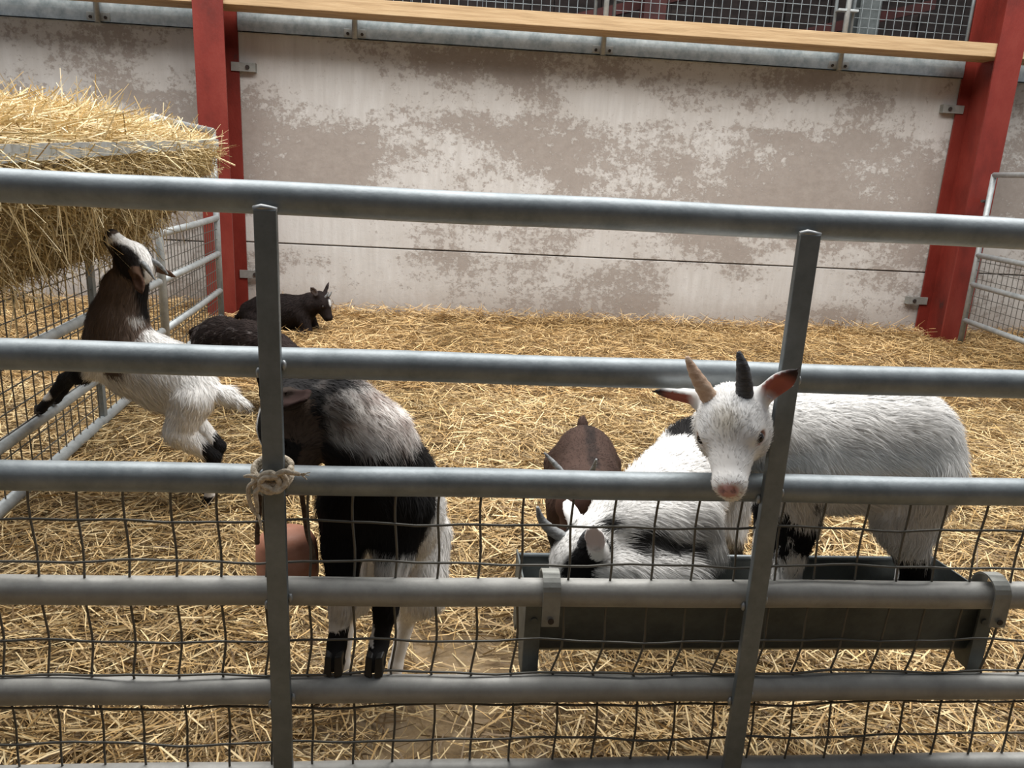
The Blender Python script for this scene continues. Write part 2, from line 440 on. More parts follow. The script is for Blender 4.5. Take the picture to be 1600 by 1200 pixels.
# ------------------------------------------------------------------ mesh panels standing on the wall
PX = [-2.70, -.785, 1.165, 3.125]
PL = ['behind the hay rack', 'nearest the column beside the hay rack', 'midway between the red columns', 'nearest the column by the short hurdle']
for i, x in enumerate(PX):
    r = empty('pipe_post', (x, 6.545, 2.10))
    tag(r, 'galvanised pipe post on the wall capping '+PL[i], 'post', 'pipe posts on the wall capping')
    MB().tube([(x, 6.545, 2.105), (x, 6.545, 3.4)], .021, 12).build('pipe', M['galv_pale'], r)
    MB().box((x-.085, 6.562, 2.118), (x+.085, 6.571, 2.176), .002).build('foot_plate', M['galv_pale'], r)
    for s in (-1, 1):
        MB().tube([(x+s*.055, 6.562, 2.14), (x+s*.055, 6.552, 2.14)], .012, 6).build('bolt', M['bolt'], r)
    MB().box((x-.085, 6.53, 2.545), (x+.085, 6.585, 2.563), .003).build('clamp', M['galv_pale'], r)
PX2 = PX+[CX[1]-.050]
ML = ['', 'nearest the hay rack', 'midway between the red columns', 'in front of the grey stanchion']
for i in range(1, 4):
    x0, x1 = PX2[i]+.075, PX2[i+1]-.075
    r = empty('mesh_panel', ((x0+x1)/2, 6.575, 2.2)); tag(r, 'wire mesh panel above the whitewashed wall '+ML[i], 'mesh panel', 'mesh panels on the wall')
    for x in (x0, x1): MB().tube([(x, 6.60, 2.18), (x, 6.60, 3.3)], .014, 10).build('frame_post', M['galv_flat'], r)
    for z in (2.235, 3.28): MB().tube([(x0, 6.60, z), (x1, 6.60, z)], .012, 8).build('frame_rail', M['galv_flat'], r)
    w = MB(); n = int((x1-x0)/.0705)
    for k in range(1, n): w.tube([(x0+k*(x1-x0)/n, 6.60, 2.235), (x0+k*(x1-x0)/n, 6.60, 3.28)], .0032, 5, False)
    for k in range(1, 15): w.tube([(x0, 6.606, 2.235+k*.0705), (x1, 6.606, 2.235+k*.0705)], .0032, 5, False)
    tag(w.build('wire_mesh', M['galv_flat'], r), kind='stuff')
for x, m, lab in ((4.15, 'galv_dark', 'grey steel stanchion in the dark shed beyond the mesh panels'), (1.95, 'shaded_red', 'red steel stanchion in the dark shed beyond the mesh panels')):
    r = empty('stanchion', (x, 8.2, 0)); tag(r, lab, 'column')
    MB().box((x-.11, 8.2, .5), (x+.11, 8.215, 5)).build('front_flange', M[m], r); MB().box((x-.006, 8.21, .5), (x+.006, 8.4, 5)).build('web', M[m], r)
    MB().box((x-.11, 8.39, .5), (x+.11, 8.405, 5)).build('back_flange', M[m], r)
for x in (.2, 2.6): 
    r = MB().hexa([(x,8.5,2.4),(x+2.4,8.5,3.05),(x+2.4,8.6,3.05),(x,8.6,2.4),(x,8.5,2.5),(x+2.4,8.5,3.15),(x+2.4,8.6,3.15),(x,8.6,2.5)]).build('sloping_brace', M['shaded_red'])
    tag(r, 'sloping dark red brace beyond the mesh panels '+('by the red stanchion' if x < 1 else 'crossing behind the grey stanchion'), 'brace', 'red braces beyond the mesh')

# ------------------------------------------------------------------ front gate
GY = 1.15; RR = .0235
GX0, GX1 = -1.044, 1.314
RAILS = (1.084, .844, .655, .460, .274, .098)
gate = empty('sheep_gate', (.13, GY, 0)); tag(gate, 'galvanised six-rail gate with wire mesh across the front of the pen', 'gate')
for z in RAILS:
    n = 24
    MB().tube([(GX0+(GX1-GX0)*k/n, GY, z+.0008*math.sin(k*1.3+z*9)) for k in range(n+1)], RR, 20).build('rail', M['galv' if z > .5 else 'galv_dusty'], gate)
UX = (-.258, .528)
for x in UX:
    # flat bar in front of the rails, end cut just under the top of the highest rail
    MB().box((x-.0158, GY-RR-.011, .03), (x+.0158, GY-RR+.002, 1.070), .002).build('upright', M['galv_flat'], gate)
    MB().tube([(x-.0165, GY-RR-.006, 1.0705), (x-.005, GY-RR-.007, 1.0725), (x+.006, GY-RR-.006, 1.0715), (x+.0165, GY-RR-.006, 1.0700)], [.0035,.0048,.004,.0032], 8).build('weld', M['weld'], gate)
    for z in RAILS[1:]:
        for s in (-1, 1):
            MB().sphere((x+s*.0185, GY-RR-.001, z+.006*s-.004), .0052, 8, 6, (.8,1,1.5)).build('weld', M['weld'], gate)
for x in (GX0, GX1):
    MB().tube([(x, GY, .02), (x, GY, 1.10)], .0215, 16).build('end_post', M['galv'], gate)
WX = [-.986,-.916,-.845,-.775,-.704,-.634,-.564,-.496,-.424,-.354,-.283,-.214,-.143,-.075,-.006,.062,.131,.211,.282,.353,.422,.495,.569,.641,.715,.789,.855,.926,1.0,1.07,1.14,1.21,1.28]
WZ = (.582, .512, .440, .367, .3035, .239, .168, .105)
def wxy(x, z):       # the mesh has been pushed about by the animals
    u = (x*7.3+z*5.1); bow = .004*math.sin(u)+.003*math.sin(x*23+z*11)
    sag = 0
    if z < .365 and z > .29: sag = -.016*(.365-z)/.065*(1 if x > .15 else .35)
    return (x+sag+.002*math.sin(z*40+x*90), GY+.004+bow*.8)
for x in WX:
    pts = []
    for k in range(23):
        z = .66-(.66-.10)*k/22; a, b = wxy(x, z); pts.append((a, b, z))
    MB().tube(pts, .0021, 6, False).build('mesh_wire', M['wire'], gate)
for z in WZ:
    pts = []
    for k in range(67):
        x = GX0+(GX1-GX0)*k/66; a, b = wxy(x, z); pts.append((x, b-.0035, z+.0022*math.sin(x*16+z*30)+.0012*math.sin(x*47)))
    MB().tube(pts, .0021, 6, False).build('mesh_wire', M['wire'], gate)

# twine knot
tw = empty('twine_knot', (UX[0], GY-.03, .66)); tag(tw, 'frayed beige baler twine knotted round the gate upright', 'twine')
kx, ky, kz = UX[0]-.002, GY-RR-.016, .668
for i, (dz, t) in enumerate(((.008,.10), (-.002,-.14), (-.012,.08))):
    pts = []
    for k in range(25):
        a = 2*math.pi*k/24
        pts.append((kx+.028*math.cos(a), GY-RR-.004+.019*math.sin(a)*-1, (kz+dz)*(.5+.5*math.sin(a))+(.687+(dz+.012)*.5)*(.5-.5*math.sin(a))+t*.014*math.cos(a)*(1+math.sin(a))))
    MB().tube(pts, .0046, 8).build('coil', M['twine'], tw)
def spline(P, n=8):
    P = [Vector(p) for p in P]; out = []
    for i in range(len(P)-1):
        p0, p1, p2, p3 = P[max(i-1,0)], P[i], P[i+1], P[min(i+2, len(P)-1)]
        for k in range(n):
            t = k/n; out.append(.5*((2*p1)+(p2-p0)*t+(2*p0-5*p1+4*p2-p3)*t*t+(3*p1-p0-3*p2+p3)*t**3))
    return out+[P[-1]]
knots = [[(-.024,0,-.012),(-.012,-.010,.012),(.004,-.012,.018),(.014,-.010,.002),(.002,-.013,-.012),(-.014,-.011,-.004),(-.006,-.015,.012),(.012,-.012,.012)],
         [(-.02,-.006,.010),(-.006,-.014,-.002),(.012,-.013,-.010),(.024,-.008,.004),(.014,-.006,.018)]]
for P in knots: MB().tube(spline([(kx+a, ky+b, kz+c) for a, b, c in P]), .0047, 8).build('knot', M['twine'], tw)
ends = [([(.006,-.010,.012),(.022,-.012,.021),(.036,-.014,.020),(.046,-.013,.017)], .0045),
        ([(-.018,-.008,.004),(-.030,-.010,-.004),(-.031,-.010,-.024),(-.025,-.011,-.042),(-.017,-.012,-.054),(-.014,-.012,-.074)], .0036),
        ([(-.012,-.012,-.004),(-.020,-.014,-.012),(-.019,-.014,-.030),(-.018,-.013,-.046)], .0040),
        ([(-.012,-.008,.008),(-.026,-.009,.012),(-.038,-.009,.011)], .0034)]
for P, r in ends:
    q = spline([(kx+a, ky+b, kz+c) for a, b, c in P]); MB().tube(q, [r*(1-.6*(i/len(q))**3) for i in range(len(q))], 7).build('loose_end', M['twine'], tw)
fr = MB()
for k in range(9):
    a = random.uniform(-.9, .9); l = random.uniform(.008, .018)
    fr.tube([(kx+.043, ky-.013, kz+.018), (kx+.043+l*.6, ky-.013, kz+.018+l*.3*a), (kx+.043+l, ky-.014, kz+.018+l*.8*a)], .0008, 4, False)
fr.build('frayed_tip', M['twine'], tw)

# mineral lick hanging behind the gate
lk = empty('mineral_lick', (-.267, 1.238, .40)); tag(lk, 'reddish brown mineral lick hanging on a brown rope behind the gate', 'mineral lick')
prof = [(.0,.0),(.026,.0),(.042,.006),(.050,.018),(.0525,.04),(.0525,.075),(.050,.098),(.043,.110),(.030,.1165),(.012,.118),(0,.118)]
v, f = [], []; nn = 24
for j, (r, z) in enumerate(prof):
    for k in range(nn):
        a = 2*math.pi*k/nn; e = 1+.02*math.sin(3*a+z*30); v.append((-.267+r*e*math.cos(a), 1.238+r*e*math.sin(a), .407+z))
for j in range(len(prof)-1):
    for k in range(nn): f.append((j*nn+k, j*nn+(k+1) % nn, (j+1)*nn+(k+1) % nn, (j+1)*nn+k))
MB().add(v, f, True).build('lick_block', M['lick'], lk)
for P in ([(-.232,1.185,.635),(-.228,1.19,.59),(-.222,1.186,.545),(-.214,1.187,.515),(-.213,1.190,.49)], [(-.296,1.185,.635),(-.298,1.188,.59),(-.303,1.188,.55),(-.307,1.20,.52)],
          [(-.296,1.185,.635),(-.285,1.168,.676),(-.265,1.15,.684),(-.245,1.168,.676),(-.232,1.185,.635)]):
    q = spline(P); MB().tube(q, .0042, 7).build('rope', M['rope'], lk)

# ------------------------------------------------------------------ trough hooked on the fourth rail
TX0, TX1 = .148, 1.012
tr = empty('feed_trough', (.58, 1.30, .26)); tag(tr, 'grey galvanised feed trough hooked over the gate rail', 'trough')
prof_o = [(1.192,.420),(1.202,.400),(1.232,.300),(1.245,.288),(1.350,.288),(1.362,.300),(1.384,.392),(1.388,.402)]
MB().strip([(TX0, y, z) for y, z in prof_o], (TX1-TX0, 0, 0), .0022).build('pan', M['galv_dark'], tr)
for yy, zz in ((1.190,.420), (1.388,.404)):
    MB().tube([(TX0, yy, zz), (TX1, yy, zz)], .0052, 8).build('rolled_rim', M['galv_flat'], tr)
for x, s in ((TX0, 1), (TX1, -1)):
    P = [(1.188,.430),(1.394,.414),(1.380,.262),(1.345,.262),(1.330,.286),(1.270,.286),(1.250,.262),(1.196,.262)]
    n = len(P); t = .003
    v = [(x, y, z) for y, z in P]+[(x+s*t, y, z) for y, z in P]
    f = [tuple(range(n)), tuple(range(n, 2*n))[::-1]]+[(k, k+n, (k+1) % n+n, (k+1) % n) for k in range(n)]
    e = MB().add(v, f).build('end_plate', M['galv_dark'], tr)
    MB().hexa([(x,1.186,.262),(x+s*.028,1.186,.262),(x+s*.028,1.190,.262),(x,1.190,.262),(x,1.184,.432),(x+s*.028,1.184,.432),(x+s*.028,1.188,.432),(x,1.188,.432)]).build('end_flange', M['galv_dark'], e)
    MB().tube([(x+s*.016, 1.186, .385), (x+s*.016, 1.181, .385)], .006, 10).build('rivet', M['galv_dark'], e)
for x in (.182, .966):
    pr = [(1.186,.415),(1.186,.455)]
    for k in range(13):
        a = math.pi*k/12; pr.append((1.150+.033*math.cos(a)+.001, .470+.030*math.sin(a)))
    pr += [(1.118,.455),(1.118,.415)]
    hk = MB().strip([(x-.0145, y, z) for y, z in pr], (.029, 0, 0), -.0035).build('hook', M['plate'], tr)
    MB().tube([(x, 1.1145, .4275), (x, 1.1125, .4275)], .0052, 10).build('hook_bolt', M['bolt'], hk)

# ------------------------------------------------------------------ hurdles at the sides
def hurdle(name, A, B, zs, verts, label, mesh_top, r=.021, step=.0705, posts=(0, 1)):
    A, B = Vector((*A, 0)), Vector((*B, 0)); D = B-A; L = D.length; d = D/L
    P = lambda s, z: (A.x+d.x*s, A.y+d.y*s, z)
    root = empty(name, ((A+B)/2)[:]); tag(root, label, 'hurdle')
    for z in zs: MB().tube([P(0, z), P(L*.5, z-.004), P(L, z)], r, 14).build('rail', M['galv_pale'], root)
    for s in posts: MB().tube([P(s*L, -.05), P(s*L, zs[-1]+.005)], r*1.05, 14).build('end_post', M['galv_pale'], root)
    nrm = Vector((-d.y, d.x, 0))
    for s in verts:
        p = Vector(P(s, 0))+nrm*0
        MB().box((p.x-.012, p.y-.014, .0), (p.x+.012, p.y+.014, zs[-1])).build('upright', M['galv_flat'], root)
    w = MB(); n = int(L/step)
    for k in range(1, n):
        s = k*L/n; w.tube([(*P(s, 0)[:2], zs[0]), (P(s, 0)[0]+.004*math.sin(k), P(s, 0)[1], mesh_top*.5), (*P(s, 0)[:2], mesh_top)], .0026, 5, False)
    k = 1
    while zs[0]+k*step < mesh_top:
        w.tube([P(0, zs[0]+k*step), P(L, zs[0]+k*step)], .0026, 5, False); k += 1
    tag(w.build('wire_mesh', M['wire'] , root), kind='stuff')
    return root
HX = lambda y: -1.40-(y-2.4)*(.26/3.32)
LZ = (.035, .228, .495, .745, 1.02, 1.335)
hurdle('side_hurdle', (HX(1.35), 1.35), (HX(4.24), 4.24), LZ[:4], (1.95,), 'long galvanised mesh hurdle carrying the hay rack', .745, posts=(0,))
hurdle('side_hurdle', (HX(4.30), 4.30), (HX(5.74), 5.74), LZ, (), 'tall galvanised mesh hurdle between the hay rack and the red column', .745)
rh = hurdle('side_hurdle', (4.31, 6.08), (4.12, 4.75), (.16, .46, .70, 1.0, 1.335), (), 'short galvanised mesh hurdle beside the red column away from the hay', .72)
MB().tube([(4.25, 6.075, 1.13), (4.37, 6.19, 1.13)], .012, 8).build('latch_bolt', M['bolt'], rh)

# ------------------------------------------------------------------ hay rack
rk = empty('hay_rack', (-1.3, 2.7, .75)); tag(rk, 'grey steel hay rack slung on the long side hurdle', 'hay rack')
Y0, Y1 = 1.25, 3.74
RX = lambda y: -1.091+(3.74-y)*(.175/2.04)*.98     # rim line
RZ = lambda y: 1.193-(3.74-y)*(.094/2.04)*.9
BX = lambda y: HX(y)+.03
def rp(y, t): return (BX(y)+(RX(y)-BX(y))*t, y, .755+(RZ(y)-.755)*t)
MB().strip([Vector(rp(q, 1))+Vector((.028, 0, 0)) for q in (Y0, (Y0+Y1)/2, Y1)], (0, 0, .036), .005).build('rim_plate', M['galv_pale'], rk)
MB().tube([rp(Y0, 0), rp(Y1, 0)], .012, 8).build('base_bar', M['galv_pale'], rk)
ep = MB().tube([(HX(Y1), Y1, RZ(Y1)+.02), (RX(Y1), Y1, RZ(Y1)+.02)], .012, 8).tube([rp(Y1, 0), rp(Y1, 1)], .010, 8).build('end_frame', M['galv_pale'], rk)
k = 0; y = Y1-.075
while y > Y0:
    MB().tube([rp(y, 0), rp(y, 1)], .0045, 6).build('rack_bar', M['wire'], rk); y -= .075
# hay: packed core + loose stems
def hay_top(y, t):          # t 0 at hurdle .. 1 at the rim
    hump = 1-(2*t-1)**2
    fall = np.clip((3.80-y)/1.2, 0, 1)**.7
    z0 = .755+(1.193-(3.74-y)*.0415-.755)
    return z0+(.028+.078*hump)*fall-.02
ys = np.linspace(1.25, 3.72, 60); ts = np.linspace(0, 1, 16); Vh = []
rxf = lambda y: np.array([RX(q) for q in y]); bxf = lambda y: np.array([BX(q) for q in y])
for y in ys:
    e = .86 if y > 3.55 else 1
    row = []
    for t in ts:
        row.append((BX(y)+(RX(y)-BX(y))*t, y, hay_top(y, t)))
    for t in ts[::-1]:
        p = rp(y, t); bulge = .03*math.sin(math.pi*t)*math.sin(y*6+t*4)+.015
        row.append((p[0]+bulge, p[1], p[2]-bulge))
    Vh.append(row)
Vh = np.array(Vh); m = Vh.shape[1]; Vf = Vh.reshape(-1, 3)
Vf = Vf+(np.stack([fbm(Vf, 9, s, 3) for s in (1, 2, 3)], 1)-.5)*.07
i = (np.arange(len(ys)-1)[:, None]*m+np.arange(m)[None]).ravel(); j = (np.arange(len(ys)-1)[:, None]*m+((np.arange(m)+1) % m)[None]).ravel()
Qh = np.stack([i, j, j+m, i+m], 1)
Qh = np.concatenate([Qh, np.stack([np.arange(m//2-1), np.arange(1, m//2), m-2-np.arange(m//2-1), m-1-np.arange(m//2-1)], 1)[:, ::-1],
                     np.stack([np.arange(m//2-1), np.arange(1, m//2), m-2-np.arange(m//2-1), m-1-np.arange(m//2-1)], 1)+(len(ys)-1)*m])
hay = empty('hay', (-1.3, 2.7, .8)); tag(hay, 'golden hay heaped in and spilling from the steel rack', 'hay', kind='stuff')
tag(link('packed_hay', np_mesh('packed_hay', Vf, quads=Qh), M['hay_core'], hay), kind='stuff')
def on_hay(n, top):
    y = rng.uniform(1.25, 3.75, n); t = rng.random(n)
    if top:
        x = bxf(y)+(rxf(y)-bxf(y))*t; z = np.array([hay_top(a, b) for a, b in zip(y, t)])
    else:
        t = t**.8
        x = bxf(y)+(rxf(y)-bxf(y))*t; z = .755+(np.array([RZ(q) for q in y])-.755)*t; x = x+.02; z = z-.02
    return np.stack([x, y, z], 1)
hp = []
n = 15000; P = on_hay(n, True); P[:, 2] += rng.uniform(-.02, .04, n)
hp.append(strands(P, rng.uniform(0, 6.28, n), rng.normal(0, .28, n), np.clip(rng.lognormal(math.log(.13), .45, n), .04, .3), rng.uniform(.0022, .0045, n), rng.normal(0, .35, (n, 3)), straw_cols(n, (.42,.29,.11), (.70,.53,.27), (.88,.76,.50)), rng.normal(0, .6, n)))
n = 15000; P = on_hay(n, False); P += rng.normal(0, .014, (n, 3))
hp.append(strands(P, rng.uniform(0, 6.28, n), rng.normal(-.2, .55, n), np.clip(rng.lognormal(math.log(.11), .45, n), .04, .26), rng.uniform(.002, .0042, n), rng.normal(0, .35, (n, 3)), straw_cols(n, (.20,.13,.05), (.40,.29,.12), (.62,.50,.27)), rng.normal(0, .6, n)))  # stems on the sloping face: their shade is put into darker tones
# stems trailing over the rim and out of the bars
n = 300; y = rng.uniform(1.3, 3.74, n); P = np.stack([rxf(y)+rng.uniform(-.06, .03, n), y, np.array([RZ(q) for q in y])+rng.uniform(-.05, .07, n)], 1)
hp.append(strands(P, rng.normal(-.2, .9, n), rng.normal(-.35, .6, n), np.clip(rng.lognormal(math.log(.16), .4, n), .06, .34), rng.uniform(.0024, .0042, n), rng.normal(0, .3, (n, 3))-[0, 0, .35], straw_cols(n, (.5,.36,.16), (.74,.58,.32), (.9,.8,.55)), rng.normal(0, .6, n)))
n = 420; P = on_hay(n, False); P[:, 2] -= .05; P[:, 0] += .03
hp.append(strands(P, rng.uniform(0, 6.28, n), rng.normal(-1.2, .25, n), np.clip(rng.lognormal(math.log(.18), .35, n), .08, .36), rng.uniform(.0024, .004, n), rng.normal(0, .25, (n, 3)), straw_cols(n, (.45,.33,.15), (.70,.54,.28), (.88,.76,.5)), rng.normal(0, .6, n)))
n = 160; y = rng.uniform(1.3, 3.7, n); P = np.stack([rxf(y)-rng.uniform(.05, .4, n), y, np.array([hay_top(q, .5) for q in y])+.02], 1)
hp.append(strands(P, rng.uniform(0, 6.28, n), rng.normal(1.0, .3, n), rng.uniform(.08, .22, n), rng.uniform(.002, .0034, n), rng.normal(0, .3, (n, 3)), straw_cols(n, (.5,.36,.16), (.74,.58,.32), (.9,.8,.55)), rng.normal(0, .6, n)))
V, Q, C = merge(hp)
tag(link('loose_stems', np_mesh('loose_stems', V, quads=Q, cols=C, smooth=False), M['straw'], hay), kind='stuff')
# ------------------------------------------------------------------ goats
def surface_nets(d, org, h):
    s = d < 0
    nx, ny, nz = d.shape
    cnt = np.zeros((nx-1, ny-1, nz-1), np.int8); off = [(a, b, c) for a in (0,1) for b in (0,1) for c in (0,1)]
    for a, b, c in off: cnt += s[a:nx-1+a, b:ny-1+b, c:nz-1+c]
    act = (cnt > 0) & (cnt < 8)
    I = np.argwhere(act); idx = np.full(act.shape, -1, np.int32); idx[act] = np.arange(len(I))
    D = {o: d[I[:, 0]+o[0], I[:, 1]+o[1], I[:, 2]+o[2]] for o in off}
    acc = np.zeros((len(I), 3)); n = np.zeros(len(I))
    for o in off:
        for k in range(3):
            if o[k]: continue
            q = list(o); q[k] = 1; q = tuple(q); a, b = D[o], D[q]; m = (a < 0) != (b < 0)
            t = np.where(m, a/np.where(m, a-b, 1), 0)
            p = np.tile(np.array(o, float), (len(I), 1)); p[:, k] = t
            acc[m] += p[m]; n[m] += 1
    V = org+h*(I+acc/n[:, None])
    Q = []
    for k in range(3):
        sl0 = [slice(None)]*3; sl1 = [slice(None)]*3; sl0[k] = slice(0, -1); sl1[k] = slice(1, None)
        a, b = s[tuple(sl0)], s[tuple(sl1)]
        E = np.argwhere(a != b); i, j = [(1,2), (2,0), (0,1)][k]
        ok = (E[:, i] > 0) & (E[:, j] > 0) & (E[:, i] < d.shape[i]-1) & (E[:, j] < d.shape[j]-1); E = E[ok]
        def g(di, dj):
            q = E.copy(); q[:, i] += di; q[:, j] += dj; return idx[q[:, 0], q[:, 1], q[:, 2]]
        f = np.stack([g(-1,-1), g(0,-1), g(0,0), g(-1,0)], 1)
        flip = ~a[E[:, 0], E[:, 1], E[:, 2]]
        f[flip] = f[flip][:, ::-1]; Q.append(f)
    return V, np.concatenate(Q)

nv = lambda v: np.asarray(v, float)/np.linalg.norm(v)
class Prim:
    __slots__ = ('a','b','ra','rb','n','s','k','tag','fur','flow','R','rad','sub')
    def dist(p, P):
        if p.R is not None:
            q = (P-p.a)@p.R.T; k0 = np.linalg.norm(q/p.rad, axis=-1); k1 = np.linalg.norm(q/p.rad**2, axis=-1)
            return k0*(k0-1)/np.maximum(k1, 1e-9)
        ba = p.b-p.a; t = np.clip(((P-p.a)@ba)/max(ba@ba, 1e-12), 0, 1)
        q = P-p.a-t[..., None]*ba
        if p.n is not None: q = q+p.n*((q@p.n)*(1/p.s-1))[..., None]
        return np.linalg.norm(q, axis=-1)-(p.ra+t*(p.rb-p.ra))
    def tpar(p, P):
        ba = p.b-p.a; return np.clip(((P-p.a)@ba)/max(ba@ba, 1e-12), 0, 1)
    def bounds(p, m):
        r = float(np.max(p.rad)) if p.R is not None else max(p.ra, p.rb)*max(1, p.s)
        return np.minimum(p.a, p.b)-r-m, np.maximum(p.a, p.b)+r+m
def cone(a, b, ra, rb, tag, k=.02, fur=.02, flow=None, n=None, s=1.0, sub=False):
    p = Prim(); p.a, p.b = np.array(a, float), np.array(b, float); p.ra, p.rb, p.tag, p.k, p.fur = ra, rb, tag, k, fur
    p.n, p.s, p.R, p.rad, p.sub = n, s, None, None, sub
    d = p.b-p.a; p.flow = nv(d) if flow is None and np.linalg.norm(d) > 1e-6 else (np.array([0,0,-1.]) if flow is None else nv(flow)); return p
def ell(c, rad, R, tag, k=.015, fur=.01, flow=(0,0,-1), sub=False):
    p = Prim(); p.a = p.b = np.array(c, float); p.ra = p.rb = 0; p.n = None; p.s = 1; p.tag, p.k, p.fur = tag, k, fur
    p.R, p.rad, p.flow, p.sub = np.array(R, float), np.array(rad, float), nv(flow), sub; return p

def basis(f, up):
    f = nv(f); l = nv(np.cross(up, f)); return np.array([f, l, np.cross(f, l)])     # rows: forward, left, up

def tube_obj(name, pts, rs, m, parent, n=12, ridges=0):
    pts = spline(pts, 6); k = len(pts)
    r = np.interp(np.linspace(0, 1, k), np.linspace(0, 1, len(rs)), rs)
    if ridges: r = r*(1+.05*np.sin(np.linspace(0, ridges*6.28, k)))
    return MB().tube(pts, list(r), n).build(name, m, parent)

def hoof(tip, fwd, sc, parent, name='hoof'):
    """two claws at the leg end; tip is the sole centre"""
    f = nv([fwd[0], fwd[1], fwd[2] if abs(fwd[2]) < .9 else 0]); B = basis(f, (0,0,1) if abs(f[2]) < .8 else (1,0,0)); m = MB()
    for s in (-1, 1):
        P = []
        for (x, y, z) in ((-.012,.002,0),(.020,.002,0),(.016,.014,0),(-.012,.015,0),(-.012,.002,.026),(.006,.002,.028),(.004,.012,.028),(-.011,.013,.026)):
            q = np.array([x, y*s, z])*sc; P.append(np.array(tip)+q[0]*B[0]+q[1]*B[1]+q[2]*B[2])
        if s < 0: P = [P[i] for i in (3,2,1,0,7,6,5,4)]
        m.hexa([tuple(p) for p in P], .0025*sc)
    return m.build(name, M['hoof'], parent)

